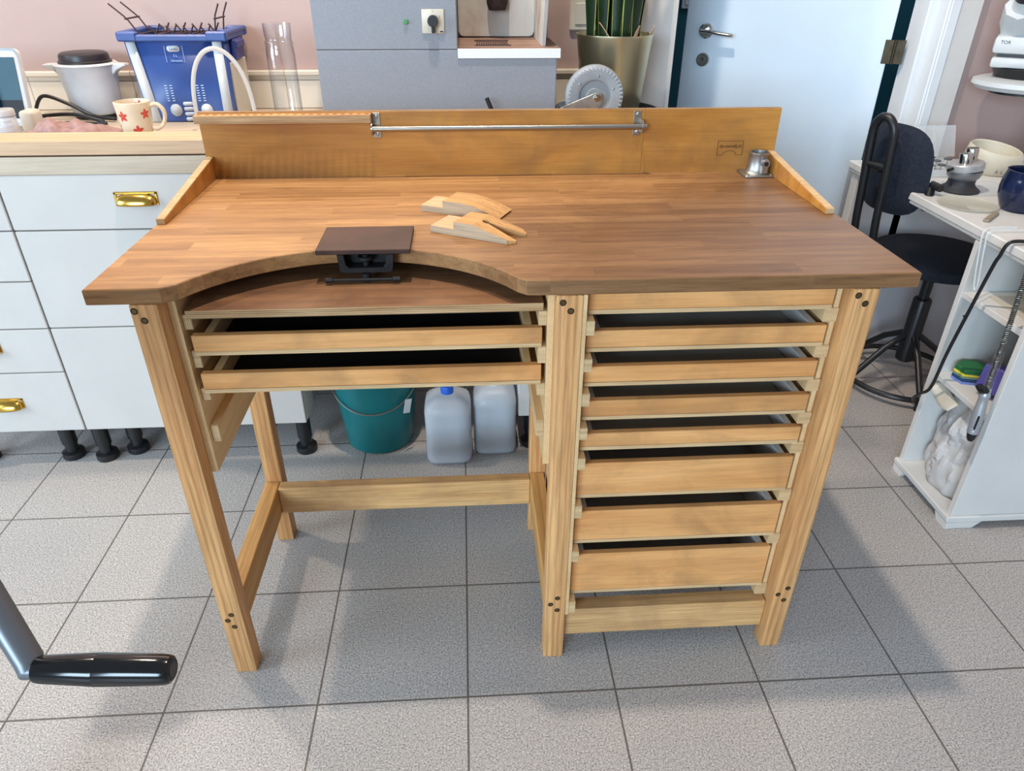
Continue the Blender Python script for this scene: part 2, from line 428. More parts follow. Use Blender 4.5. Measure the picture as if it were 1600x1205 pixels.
# light switch on the hallway wall and socket beside the plant
def switch(name, label, x, z, y, m):
    t = thing(name, label, 'switch', (x, y, z))
    MB().box(-.045, .045, -.012, 0, -.09, .09, .004).build('plate', m, t, local=True)
    for zz in (-.045, .045): MB().box(-.03, .03, -.016, -.011, zz-.03, zz+.03, .003).build('rocker', m, t, local=True)
switch('light_switch', 'white double light switch on the dark teal hallway wall', 1.150, 1.160, 2.999, M_WHITEPL)
switch('wall_socket', 'cream double wall socket behind the snake plant', .392, 1.185, YW-.001, M_CREAM)

# ------------------------------------------------------------------ jeweller's workbench
wb = thing('workbench', 'large beech and pine jewellers bench with a curved cutout and drawers', 'workbench', (.1, .3, 0))
ZT, ZB = .8615, .8365
X0, X1, YF, YB = -.5405, .7335, .0878, .712
cx, cy, cr = -.1548, -.0538, .2988
# outline of the top with the round cutout and eased corners
def arc(c0, c1, r, a0, a1, n):
    return [(c0+r*cos(a0+(a1-a0)*i/n), c1+r*sin(a0+(a1-a0)*i/n)) for i in range(n+1)]
aL = pi-math.asin((YF+.006-cy)/cr); aR = math.asin((YF+.006-cy)/cr)
pts = [(X0, YF), (cx+cr*cos(aL)-.034, YF), (cx+cr*cos(aL)-.016, YF+.0012)]
pts += arc(cx, cy, cr, aL-.03, aR+.03, 48)
pts += [(cx+cr*cos(aR)+.010, YF+.0012), (cx+cr*cos(aR)+.026, YF), (X1, YF), (X1, YB), (X0, YB)]
MB().prism(pts, 'z', ZB, ZT, bev=.0015).build('worktop', M_TOP, wb, angle=25)
# backboard
for xa, xb in ((-.5385, .4236), (.4238, .7285)):
    bbm = MB().box(xa, xb, YB, YB+.013, .79, .9985, .0008).build('backboard', M_BACK, wb)
    MB().box(xa+.001, xb-.001, YB+.0005, YB+.0125, .9983, .99905, 0).build('backboard_edge', M_PLYD, bbm)
# tool ledge along the top left, with a row of round tool holes
def ledge():
    b = MB(); xa, xb, ya, yb, z0, z1 = -.539, -.1725, .684, YB-.0003, .980, .9955
    n = 22; w = (xb-xa)/n; K = 12
    for i in range(n):
        x0, x1 = xa+i*w, xa+(i+1)*w; cxx, cyy, r = (x0+x1)/2, (ya+yb)/2+.002, .0052
        sq = []; ci = []
        for k in range(K):
            a = 2*pi*k/K+pi/4
            ca, sa = cos(a), sin(a); m = max(abs(ca), abs(sa))
            sq.append((cxx+ca/m*(x1-x0)/2, (ya+yb)/2+sa/m*(yb-ya)/2)); ci.append((cxx+ca*r, cyy+sa*r))
        S = {}
        for nm, P in (('s', sq), ('c', ci)):
            for z in (z0, z1): S[nm, z] = [b.bm.verts.new((p[0], p[1], z)) for p in P]
        for k in range(K):
            j = (k+1) % K
            b.bm.faces.new((S['s', z1][k], S['s', z1][j], S['c', z1][j], S['c', z1][k]))
            b.bm.faces.new((S['s', z0][j], S['s', z0][k], S['c', z0][k], S['c', z0][j]))
            b.bm.faces.new((S['c', z1][k], S['c', z1][j], S['c', z0][j], S['c', z0][k]))
            # outer walls only where the cell borders the outside
            p, q = sq[k], sq[j]
            out = (abs(p[1]-ya) < 1e-6 and abs(q[1]-ya) < 1e-6) or (abs(p[1]-yb) < 1e-6 and abs(q[1]-yb) < 1e-6) or (i == 0 and abs(p[0]-xa) < 1e-6 and abs(q[0]-xa) < 1e-6) or (i == n-1 and abs(p[0]-xb) < 1e-6 and abs(q[0]-xb) < 1e-6)
            if out:
                f = b.bm.faces.new((S['s', z0][k], S['s', z0][j], S['s', z1][j], S['s', z1][k])); f.material_index = 1
    bmesh.ops.remove_doubles(b.bm, verts=b.bm.verts, dist=1e-5)
    bmesh.ops.recalc_face_normals(b.bm, faces=b.bm.faces)
    return b.build('tool_ledge', [M_FRONT, M_PLYD], wb, label='drilled plywood tool ledge')
ledge()
# sloping end fences
for xa, xb in ((-.5385, -.522), (.712, .7285)):
    f = MB().prism([(.387, ZT+.0002), (YB-.0004, ZT+.0002), (YB-.0004, .9065), (.387, .8715)], 'x', xa, xb, bev=.0008).build('end_fence', M_BACK, wb)
    MB().prism([(.3865, .8717), (YB-.0006, .9067), (YB-.0006, .9073), (.3865, .8723)], 'x', xa+.001, xb-.001).build('fence_edge', M_PLYV, f)
    MB().box(xa+.001, xb-.001, .3860, .3871, ZT+.001, .8718).build('fence_edge', M_PLYV, f)
# tool rail
rail = MB().cyl((-.1745, .690, .966), (.4235, .690, .966), .0060, seg=20).build('tool_rail', M_STEEL, wb, label='chrome rod')
for x0, sgn in ((-.1715, 1), (.3975, -1)):
    br = MB(); br.box(x0, x0+.0165, YB-.0025, YB-.0003, .944, .9955, .0006)
    xe = -.1715 if sgn > 0 else .414
    br.lathe([(.0, 0), (.0135, 0), (.0135, .003), (0, .003)], (xe-.0015, .694, .966), 20, 'x')
    br.box(xe-.0012, xe+.0015, .694, YB-.0005, .9525, .9795)
    bo = br.build('rail_bracket', M_STEEL, rail)
    for zz in (.951, .988):
        sc = MB(); sc.lathe([(0, -.0016), (.003, -.0014), (.0042, -.0002), (.0042, 0)], (x0+.0085, YB-.0025, zz), 14, 'y'); sc.build('screw', M_GALV, rail)
# burnt-in maker's mark
st = MB(); yS = YB-.0004
def bar(b, p, q, w=.00045):
    P, Q = Vector((p[0], 0, p[1])), Vector((q[0], 0, q[1])); dd = (Q-P).normalized(); nn = Vector((-dd.z, 0, dd.x))*w
    a = [P-dd*w+nn, Q+dd*w+nn, Q+dd*w-nn, P-dd*w-nn]
    b.prism([(v.x, v.z) for v in a], 'y', yS-.0003, yS)
sx0, sx1, sz0, sz1 = .5955, .6535, .8985, .929
for p, q in (((sx0, sz1), (sx1, sz1)), ((sx0, sz0), (sx0, sz1)), ((sx1, sz0), (sx1, sz1)), ((sx0, sz0), (.609, sz0)), ((.6395, sz0), (sx1, sz0))): bar(st, p, q)
A = [(.62425+.0153*cos(pi-pi*i/12), sz0+.0095*sin(pi*i/12)) for i in range(13)]
for p, q in zip(A, A[1:]): bar(st, p, q)
st.text('de-stavelij.nl', .0102, Matrix.Translation((.6245, yS-.0003, .9178)) @ Matrix.Rotation(RD(90), 4, 'X'), .0002, .00012)
st.build('burnt_stamp', M_BURN, wb, label='dark brown branded lettering')
# pole socket flange
ps = MB().box(.6465, .7115, .648, .708, ZT, ZT+.006, .0025, seg=2).build('pole_socket', M_GALV, wb, label='grey metal flange')
c = MB(); pc = (.682, .681, ZT)
c.lathe([(.0275, .006), (.0245, .010), (.0225, .014), (.0215, .045), (.0225, .047), (.0225, .0505), (.0180, .0505), (.0180, .012), (0, .012)], pc, 32)
c.build('socket_tube', M_GALV, ps)
g = MB().lathe([(.0, -.0285), (.0055, -.0285), (.0055, -.031), (.0085, -.031), (.0095, -.028), (.0095, 0)], (.690, .681, ZT+.030), 20, 'y')
g.box(.681, .699, .654, .672, ZT+.006, ZT+.030, .003)
g.build('set_screw', M_GALV, ps)
MB().cyl((.690, .6515, ZT+.030), (.690, .6495, ZT+.030), .0045, seg=6).build('hex_recess', M_BLKPL, ps)
for px, py in ((.6525, .654), (.7055, .654)): MB().lathe([(0, .0075), (.003, .0075), (.004, .006)], (px, py, ZT), 12).build('screw', M_GALV, ps)

# legs: front row and rear row
YL = .0865
LW, LD = .0415, .040
LX = {'left': -.4805, 'mid': .1610, 'right': .6325}
SCR = {'left': [(-.4738, .8262), (-.4625, .8105), (-.4591, .1709), (-.4687, .1553), (-.459, .1373)],
       'mid': [(.1705, .8245), (.1832, .8100), (.1855, .1763), (.1718, .1594), (.1859, .1422)],
       'right': [(.640, .8255), (.6544, .8111), (.660, .175), (.6427, .1582), (.6577, .1413)]}
for key, x in LX.items():
    lg = MB().box(x, x+LW, YL, YL+LD, 0, ZB-.0004, .0025, seg=2).build('leg', M_PINE_Z, wb)
    for (sx_, sz_) in SCR[key]:
        q = MB(); q.lathe([(.0, -.0004), (.0036, -.0004)], (sx_, YL, sz_), 16, 'y'); q.mi = 1
        q.lathe([(.0036, -.0005), (.0052, -.0005), (.0056, -.0001)], (sx_, YL, sz_), 16, 'y')
        q.build('screw', [M_SCREW, M_HOLE], lg)
    rl = MB().box(x, x+.040, .481, .521, 0, ZB-.0004, .0025, seg=2).build('leg', M_PINE_Z, wb)
# side rails, stretcher, lower front rail
for x, xn in ((-.4805, -.445), (.1610, .1965), (.6370, .6725)):
    MB().box(x, xn, YL+LD+.0003, .4807, .1155, .190, .002).build('side_rail', M_PINE_Y, wb)
MB().box(-.4447, .1607, .450, .4805, .1155, .190, .002).build('rear_stretcher', M_PINE_X, wb)
MB().box(LX['mid']+LW+.0003, LX['right']-.0003, .105, .140, .046, .1195, .002).build('front_rail', M_PINE_X, wb)
# plywood runner panels: a flat side and the runner strips between the drawers
def runner_panel(xa, xb, xs, strips, z0, y0=.128, ys=.1285):
    """xa..xb the side panel, xs the inner face of the strips"""
    p = MB().box(xa, xb, y0, .4805, z0, ZB-.0006, .0006).build('runner_panel', M_PLYF, wb)
    for (s0, s1) in strips:
        q = MB(); q.box(min(xb, xs) if xs > xb else xs, max(xb, xs) if xs > xb else (xa if ys > y0 else xb-.0004), ys, .478, s0, s1, .0006)
        q.build('runner_strip', M_PLYF, p)
        e = MB().box((xb if xs > xb else xs)+.0004, (xs if xs > xb else (xa if ys > y0 else xb))-.0004, ys-.0009, ys+.001, s0+.0006, s1-.0006).build('strip_edge', M_PLYV, p)
LEFT_STRIPS = [(.772, .7975), (.7025, .7335), (.640, .663), (.555, .588)]
runner_panel(-.4388, -.4265, -.4125, LEFT_STRIPS, .497, y0=.121, ys=.132)
runner_panel(.150, .1608, .1365, LEFT_STRIPS, .497, y0=.110, ys=.116)
RZ = [(.791, ZB-.001), (.7225, .761), (.656, .694), (.587, .6265), (.522, .558), (.412, .492), (.2985, .379), (.160, .268)]
RS = []
for (a, bq), (c_, d_) in zip(RZ, RZ[1:]): RS.append((d_+.0035, a-.0015))
RS.append((.128, .1585))
runner_panel(.2028, .2095, .2235, RS, .125, y0=.0885, ys=.0905)
runner_panel(.6240, .6323, .6095, RS, .125, y0=.1215, ys=.1185)

# drawers
YD = .113
def drawer(x0, x1, z0, z1, front_mat, dark=False, depth=.36):
    t = .013
    dr = MB().box(x0, x1, YD, YD+t, z0+.0075, z1, .001).build('drawer', front_mat, wb)
    MB().box(x0+.0005, x1-.0005, YD-.0002, YD+depth, z0, z0+.0074, .0005).build('drawer_bottom', M_PLY, dr)
    ins = .012 if not dark else .016
    for xa in (x0+ins, x1-ins-t):
        MB().box(xa, xa+t, YD+t+.0002, YD+depth, z0+.0076, z1-.001, .0006).build('drawer_side', M_PALE if not dark else M_PLYF, dr)
    MB().box(x0+ins+t, x1-ins-t, YD+depth-t, YD+depth, z0+.0076, z1-.001, .0006).build('drawer_back', M_PALE if not dark else M_DARKLIN, dr)
    MB().box(x0+ins+t+.001, x1-ins-t-.001, YD+t+.001, YD+depth-t-.001, z0+.0076, z0+.0092).build('drawer_lining', M_DARKLIN if dark else plain_lining, dr)
    return dr
plain_lining = plain('grey_felt_lining', (150, 146, 140), .9)
for i, (a, bq) in enumerate(RZ):
    if i == 0:
        MB().box(.2145, .6165, YD, YD+.015, a+.0075, bq, .001).build('apron', M_FRONT, wb)
        MB().box(.2150, .6160, YD-.0002, YD+.34, a, a+.0074, .0005).build('apron_edge', M_PLY, wb)
    else: drawer(.2145, .6165, a, bq, M_FRONT)
cb = MB().box(-.4125, .1435, YD, .47, .799, .8135, .001).build('catch_board', M_CATCH, wb, label='worn brown pull-out board')
MB().box(-.412, .143, YD-.0006, YD+.002, .7995, .8128).build('board_edge', M_PLYD, cb)
drawer(-.4125, .1425, .734, .7695, M_FRONT, True)
drawer(-.4125, .1425, .664, .7005, M_FRONT, True)

# ------------------------------------------------------------------ clamp with flat plate at the cutout
cl = thing('bench_clamp', 'dark steel bench pin clamp bolted at the middle of the curved cutout', 'clamp', (-.147, .27, ZT))
MB().box(-.2235, -.0690, .212, .332, ZT+.0006, ZT+.0085, .001).build('steel_plate', M_DKSTEEL, cl)
b = MB(); ya, yb = .213, .243
b.prism([(-.1895, ZT), (-.0965, ZT), (-.0995, .8335), (-.1035, .8295), (-.1835, .8295), (-.1875, .8335)][::-1], 'y', .2395, yb)
P_ = [(-.1895, ZT), (-.1785, ZT), (-.1765, .8440), (-.1715, .8385), (-.1155, .8385), (-.1105, .8440), (-.1085, ZT), (-.0965, ZT), (-.0995, .8335), (-.1035, .8295), (-.1835, .8295), (-.1875, .8335)]
b.prism(P_[::-1], 'y', ya, .2393, bev=.0008)
b.build('clamp_body', M_BLKSTEEL, cl)
b = MB(); b.cyl((-.1445, .226, ZT-.004), (-.1445, .226, .8297), .0055, seg=16); b.lathe([(0, .855), (.013, .855), (.013, .850), (.006, .846)], (-.1445, .226, 0), 18)
b.build('clamp_screw', M_BLKSTEEL, cl)
MB().lathe([(0, .8293), (.0080, .8293), (.0080, .8165), (.0055, .8145), (0, .8145)], (-.1445, .214, 0), 18).build('screw_head', M_BLKSTEEL, cl)
b = MB(); b.cyl((-.207, .206, .8205), (-.092, .206, .8205), .0026, seg=12)
for xx in (-.207, -.096): b.cyl((xx-.004, .206, .8205), (xx+.008, .206, .8205), .0046, seg=14)
b.build('tommy_bar', M_BLKSTEEL, cl)

# ------------------------------------------------------------------ two wooden bench pegs
def peg(label, loc, rz, split):
    L, W, t0, t1 = .163, .066, .0115, .0245
    p = thing('bench_peg', label, 'bench peg', loc, rz, 'wooden bench pegs on the bench top')
    side = [(0, 0), (L-.003, 0), (L, .003), (.138, .0125), (.112, .0205), (.083, t1), (.047, t1), (.047, t0), (0, t0)]   # x,z profile
    b = MB()
    if not split:
        # tongue and body, tip narrowed by the round nose
        def prof(y): return 1
        n = 10
        rows = []
        for j in range(n+1):
            y = -W/2+W*j/n; k = prof(y)
            rows.append([b.bm.verts.new((x*(k if x > .1 else 1), y, z)) for x, z in side])
        m = len(side)
        for r0, r1 in zip(rows, rows[1:]):
            for i in range(m):
                f = b.bm.faces.new((r0[i], r0[(i+1) % m], r1[(i+1) % m], r1[i])); f.material_index = 2 if i in (7, 8) else 0
        for r, in ((rows[0],), (rows[-1],)):
            f = b.bm.faces.new(r); f.material_index = 1
        bmesh.ops.recalc_face_normals(b.bm, faces=b.bm.faces)
    else:
        # body up to the root of the V, then two prongs either side of it
        root = .094; m = 24
        # plan outline with round hole and V
        hole = [(root+.006*cos(a), .006*sin(a)) for a in [RD(20)+(RD(340)-RD(20))*i/14 for i in range(15)]]
        out = [(0, -W/2), (L-.012, -W/2), (L, -W/2+.010), (L, -.019)] + [(root+.006*cos(-RD(20)), -.0025)] + [h for h in hole[::-1]][1:-1] + [(root+.006*cos(RD(20)), .0025), (L, .019), (L, W/2-.010), (L-.012, W/2), (0, W/2)]
        # top height as function of x
        def zt(x): return t1 if x <= .085 else t1+(x-.085)/(L-.085)*(.004-t1)
        cut = [q for q in out]
        from mathutils.geometry import tessellate_polygon
        # refine long edges so that the sloped top follows the profile
        fine = []
        for a_, b_ in zip(cut, cut[1:]+cut[:1]):
            k = max(1, int(math.hypot(a_[0]-b_[0], a_[1]-b_[1])/.012))
            for i in range(k): fine.append((a_[0]+(b_[0]-a_[0])*i/k, a_[1]+(b_[1]-a_[1])*i/k))
        fine = [q for q in fine]
        V0 = [b.bm.verts.new((x, y, 0)) for x, y in fine]; V1 = [b.bm.verts.new((x, y, t0 if x < .047 else zt(x))) for x, y in fine]
        tri = tessellate_polygon([[Vector((x, y, 0)) for x, y in fine]])
        for q in tri:
            f = b.bm.faces.new([V1[i] for i in q]); 
            b.bm.faces.new([V0[i] for i in q][::-1])
        n = len(fine)
        for i in range(n):
            f = b.bm.faces.new((V0[i], V0[(i+1) % n], V1[(i+1) % n], V1[i]))
            if abs(fine[i][1]+W/2) < 1e-5 and abs(fine[(i+1) % n][1]+W/2) < 1e-5: f.material_index = 1
        # clean step at the tongue: drop the tongue onto its own level
        bmesh.ops.recalc_face_normals(b.bm, faces=b.bm.faces)
        geom = b.bm.verts[:]+b.bm.edges[:]+b.bm.faces[:]
        for xc in (.047, .0471, .085):
            geom = b.bm.verts[:]+b.bm.edges[:]+b.bm.faces[:]
            bmesh.ops.bisect_plane(b.bm, geom=geom, plane_co=(xc, 0, 0), plane_no=(1, 0, 0), dist=1e-6)
        for v in b.bm.verts:
            if v.co.z > 1e-4: v.co.z = t0 if v.co.x < .04705 else zt(v.co.x)
        for f in b.bm.faces:
            if f.calc_center_median().x < .047 and f.normal.z > .5 and f.calc_center_median().z > .005: f.material_index = 2
    b.build('peg_body', [M_PEG, M_PEG_SIDE, M_PEG_END], p, local=True, angle=14)
    return p
peg('solid wedge-shaped wooden bench peg behind the notched one', (-.0485, .4755, ZT+.0004), RD(-25), False)
peg('wooden bench peg with V notch and keyhole, nearer the cutout', (-.0235, .3505, ZT+.0004), RD(-29), True)

# ------------------------------------------------------------------ kitchen units along the back wall
YC = .837
def cup_pull(cx_, z, parent, w=.046):
    b = MB()
    def fn(u, v):
        a = pi*u; ph = (pi/2)*v
        s_ = max(0.0, sin(a))**.45
        return (cx_-w*cos(a)*(1 if v < 2 else 1), YC-.0005-.024*sin(ph)*s_, z-.012+.026*cos(ph)*s_)
    b.grid(fn, 20, 8)
    b.box(cx_-w-.004, cx_+w+.004, YC-.002, YC-.0002, z+.012, z+.017, .0006)
    b.box(cx_-w-.004, cx_-w+.001, YC-.002, YC-.0002, z-.014, z+.016, .0006); b.box(cx_+w-.001, cx_+w+.004, YC-.002, YC-.0002, z-.014, z+.016, .0006)
    return b.build('cup_handle', M_BRASS, parent, solid=.0015, label='brass cup handle')
def cabinet(label, x0, x1, fronts, feet, side_r=False):
    t = thing('base_cabinet', label, 'cabinet', ((x0+x1)/2, 1.15, 0))
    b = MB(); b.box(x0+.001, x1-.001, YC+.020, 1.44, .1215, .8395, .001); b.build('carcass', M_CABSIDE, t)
    for (z0, z1, hz) in fronts:
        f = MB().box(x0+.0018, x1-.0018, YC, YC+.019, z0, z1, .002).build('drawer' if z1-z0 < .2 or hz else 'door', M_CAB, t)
        if hz: cup_pull((x0+x1)/2, hz, f)
    for fx, fy in feet:
        b = MB().lathe([(.0, .1212), (.021, .1212), (.021, .05), (.0175, .048), (.0175, .024), (.030, .020), (.031, .004), (.029, 0), (0, 0)], (fx, fy, 0), 24)
        b.build('foot', M_BLKPL, t)
    return t
cabinet('white kitchen drawer unit at the far left edge of the photo', -1.455, -1.0775, [(.7075, .8395, .795), (.5755, .7045, .66), (.4435, .5725, .52), (.3125, .4405, .39), (.1215, .3095, .216)], [(-1.41, .885), (-1.12, 1.36), (-1.41, 1.36), (-1.165, .885)])
cabinet('wide white kitchen cabinet left of the teal bucket, brass handle on its drawer', -1.0765, -.4545, [(.7075, .8395, .7815), (.4445, .7045, None), (.1215, .4415, None)], [(-1.062, .872), (-.985, .905), (-.478, .876), (-.50, 1.36), (-1.03, 1.36)])
cabinet('white kitchen cabinet to the right of the two water jugs', .158, .505, [(.7075, .8395, .7815), (.1215, .7045, None)], [(.20, .872), (.20, 1.36), (.46, .872), (.46, 1.36)])
wt = thing('countertop', 'pale wooden kitchen countertop with a raised front strip', 'countertop', (-.7, 1.15, .8405))
MB().box(-2.1, .515, YC-.001, YW-.013, .8402, .8815, .0015).build('counter_slab', M_COUNTER, wt)
MB().box(-2.1, .515, YC-.001, .935, .8850, .917, .0015).build('front_strip', M_LIP, wt)
MB().box(-2.1, .515, YC+.004, .930, .8815, .8850).build('strip_gap', M_HOLE, wt)

# bucket in the gap
bk = thing('bucket', 'teal plastic bucket under the counter beside the water jugs', 'bucket', (-.262, .935, 0))
M_BUCK = plain('teal_plastic', (8, 112, 116), .35, 0, .05)
MB().lathe([(0, .002), (.095, .002), (.100, .006), (.129, .255), (.134, .257), (.134, .268), (.127, .268), (.098, .012), (0, .012)], (0, 0, 0), 48).build('pail', M_BUCK, bk, local=True)
b = MB(); hp = []
for i in range(25):
    a = pi+pi*i/24
    hp.append((.130*cos(a)*.98, .124*sin(a)-.004, .232-.072*sin(pi*i/24)))
b.tube(hp, .0022, 8); b.build('wire_handle', M_STEEL, bk, local=True)
MB().box(-.010, .012, -.0006, .0006, -.022, .022, M=Matrix.Translation((.099, -.096, .168)) @ Matrix.Rotation(RD(38), 4, 'Z') @ Matrix.Rotation(RD(14), 4, 'Y')).build('paper_tag', M_WHITEPL, bk, local=True)

# water jugs
def jug(label, x, y, w, dpt, cap_rgb, hscale=1.0):
    t = thing('water_jug', label, 'jug', (x, y, 0), 0, 'water jugs under the counter')
    def ring(z, sx, sy, r=.03):
        P = []
        for i in range(32):
            a = 2*pi*i/32; ca, sa = cos(a), sin(a)
            k = (abs(ca)**5+abs(sa)**5)**(-1/5)
            P.append((sx*ca*k, sy*sa*k, z))
        return P
    def shell(levels):
        b = MB(); R = [[b.bm.verts.new(p) for p in ring(*l)] for l in levels]
        for r0, r1 in zip(R, R[1:]):
            for i in range(32): b.bm.faces.new((r0[i], r0[(i+1) % 32], r1[(i+1) % 32], r1[i]))
        b.bm.faces.new(R[0][::-1]); b.bm.faces.new(R[-1]); return b
    w2, d2 = w/2, dpt/2; H = .205*hscale
    shell([(0.0005, w2*.82, d2*.8), (.008, w2*.96, d2*.95), (.02, w2, d2), (.10, w2*.985, d2*.985), (H-.035, w2, d2), (H-.012, w2*.93, d2*.93), (H+.006, w2*.6, d2*.6), (H+.012, w2*.3, w2*.3)]).build('jug_body', M_JUG, t, local=True, angle=50)
    shell([(.003, w2*.80, d2*.78), (.010, w2*.94, d2*.93), (.02, w2*.975, d2*.97), (H-.032, w2*.975, d2*.97)]).build('water', M_JUGW, t, local=True, angle=50)
    MB().lathe([(.0, H+.034), (.017, H+.034), (.0185, H+.031), (.0185, H+.012), (.014, H+.010)], (0, 0, 0), 24).build('cap', plain('cap_'+label[:5], cap_rgb, .4), t, local=True)
    MB().tube(spline([(0, .02, H+.012), (0, .03, H+.028), (0, .055, H+.024), (0, .06, H-.004)], 5), .008, 10).build('carry_handle', M_JUG, t, local=True)
jug('milky plastic water jug with blue cap, beside the teal bucket', -.046, .832, .134, .13, (40, 100, 205))
jug('milky plastic water jug with pale cap, next to the right white cabinet', .0905, .874, .126, .13, (206, 214, 224))

# ------------------------------------------------------------------ things on the counter
ZC = .8822
# grey machine with recessed booth at right
mc = thing('polishing_machine', 'grey enamelled polishing machine with a recessed booth on the counter', 'machine', (-.04, 1.27, ZC))
ym = 1.10; mx0, mx1 = -.345, .2705
MB().prism([(mx0, ZC), (mx1, ZC), (mx1, 1.0585), (.0135, 1.0585), (.0135, 1.0785), (mx0, 1.0785)], 'y', ym, 1.435, bev=.0015).build('lower_housing', M_MACH, mc)
MB().box(mx0, .0135, ym, 1.435, 1.0797, 1.34, .0015).build('upper_housing', M_MACH, mc)
MB().box(mx0+.003, .0130, ym+.003, 1.43, 1.0783, 1.0799).build('housing_seam', M_BLKPL, mc)
b = MB()   # booth lining: back wall with rounded lower corners, right side wall
b.prism([(.016, 1.098), (.022, 1.088), (.03, 1.085), (.222, 1.085), (.231, 1.088), (.236, 1.098), (.236, 1.34), (.016, 1.34)], 'y', 1.395, 1.405)
b.box(.2365, .2455, ym+.055, 1.405, 1.0815, 1.34)
b.prism([(ym, 1.20), (ym+.055, 1.0815), (ym+.055, 1.34), (ym, 1.34)], 'x', .2365, .2455)
M_BOOTH = wood('dusty_booth_lining', (176, 170, 162), (200, 196, 190), 'z', 3, .1, blotch=(150, 122, 96), rough=.8, stretch=2, fine=.05)
b.build('booth_lining', M_BOOTH, mc)
MB().box(.0137, .2795, ym-.006, 1.10, 1.0587, 1.0815, .001).build('sill_front', M_WHITEP, mc)
M_DIRTY = wood('dusty_sill', (122, 92, 78), (166, 138, 122), 'x', 4, .2, blotch=(92, 60, 48), rough=.85, stretch=4)
MB().box(.0137, .2795, 1.1003, 1.394, 1.0595, 1.0813).build('booth_sill', M_DIRTY, mc)
b = MB()
for i in range(14): b.box(.065+i*.0062, .068+i*.0062, 1.17, 1.29, 1.0814, 1.0835)
b.box(.060, .155, 1.165, 1.17, 1.0814, 1.084); b.box(.060, .155, 1.29, 1.295, 1.0814, 1.084); b.build('grille', plain('brown_grille', (70, 48, 42), .7), mc)
b = MB(); b.lathe([(.0, 0), (.024, .002), (.030, .02), (.031, .09), (0, .1)], (.128, 1.37, 1.152), 18)
b.build('polishing_brush', plain('dark_leather', (48, 30, 28), .85, 0, .3, 60, .6), mc)
sw = MB().box(-.0735, -.0175, ym-.006, ym-.0012, 1.1165, 1.1715, .0025, seg=2).build('switch_plate', M_CREAM, mc)
b = MB(); b.lathe([(0, -.022), (.012, -.022), (.0135, -.018), (.0135, 0)], (-.0455, ym-.006, 1.1455), 28, 'y'); b.box(-.0495, -.0415, ym-.024, ym-.007, 1.1185, 1.159, .002); b.build('rotary_knob', M_BLKPL, sw)
MB().box(-.0468, -.0446, ym-.0246, ym-.0235, 1.134, 1.158).build('pointer_line', M_STEEL, sw)
b = MB(); RX = Matrix.Rotation(RD(90), 4, 'X')
b.text('I', .0065, Matrix.Translation((-.0455, ym-.0062, 1.1665)) @ RX); b.text('1', .0065, Matrix.Translation((-.0285, ym-.0062, 1.1545)) @ RX); b.box(-.0292, -.0205, ym-.0064, ym-.006, 1.1195, 1.1225); b.build('switch_marks', M_BLKPL, sw)
b = MB(); b.lathe([(0, -.006), (.0052, -.006), (.0060, -.003), (.0060, 0)], (-.1135, ym-.001, 1.143), 18, 'y'); b.build('indicator_lamp', plain('green_lens', (70, 140, 70), .3), mc)

# blue box with white stripes, clasps
bb = thing('storage_tub', 'blue plastic tub with white edge stripes and printed front on the counter', 'tub', (-.74, 1.33, ZC))
b = MB()
def tub_ring(z, k): return [(-.8685+.018*(1-k), 1.236+.006*(1-k), z), (-.612-.006*(1-k), 1.236+.006*(1-k), z), (-.612-.006*(1-k), 1.424-.01*(1-k), z), (-.8685+.018*(1-k), 1.424-.01*(1-k), z)]
def taper(b, z0, z1, k0, k1, grow=0.0, inner=False):
    A = [b.bm.verts.new(p) for p in tub_ring(z0, k0)]; B = [b.bm.verts.new(p) for p in tub_ring(z1, k1)]
    fs = [b.bm.faces.new(A[::-1])]
    for i in range(4): fs.append(b.bm.faces.new((A[i], A[(i+1) % 4], B[(i+1) % 4], B[i])))
    return A, B
taper(b, ZC+.003, 1.094, 0, 1); b.build('tub_wall', M_BLUE, bb, solid=.004)
b = MB()   # rim: frame with raised corner blocks
for (x0, x1, y0, y1) in ((-.880, -.600, 1.222, 1.246), (-.880, -.600, 1.414, 1.436), (-.880, -.856, 1.24, 1.42), (-.624, -.600, 1.24, 1.42)): b.box(x0, x1, y0, y1, 1.088, 1.104, .003)
for (x0, x1) in ((-.882, -.830), (-.652, -.598)): b.box(x0, x1, 1.220, 1.245, 1.088, 1.112, .004); b.box(x0, x1, 1.412, 1.438, 1.088, 1.112, .004)
for x0 in (-.882, -.624): b.box(x0, x0+.026, 1.24, 1.42, 1.10, 1.112, .003)
b.build('tub_rim', M_BLUE, bb)
for xl, kx in ((-.8655, 1), (-.6405, -1)):     # white edge stripes following the taper
    A0 = [(xl+.018*kx*1.0+.0 if kx > 0 else xl-.006, 1.2405, ZC+.001), (xl+.018*kx+.028 if kx > 0 else xl-.006+.026, 1.2405, ZC+.001), (xl+.024, 1.2343, 1.087), (xl, 1.2343, 1.087)]
    b = MB(); vs = [b.bm.verts.new((p[0], p[1]-.0015, p[2])) for p in A0]; b.bm.faces.new(vs); b.build('white_stripe', M_WHITEPL, bb, solid=.002)
b = MB(); b.box(-.6115, -.598, 1.285, 1.375, 1.035, 1.088, .004); b.box(-.606, -.592, 1.29, 1.37, 1.065, 1.084, .003); b.build('side_clasp', M_BLUED, bb)
b = MB(); b.box(-.882, -.869, 1.285, 1.375, 1.035, 1.088, .004); b.build('side_clasp', M_BLUED, bb)
MB().box(-.617, -.6085, 1.262, 1.412, .888, 1.032, .002).build('side_panel', M_CREAM, bb)
def on_front(z): return 1.236+.006*(1-(z-ZC)/(1.094-ZC))-.0026
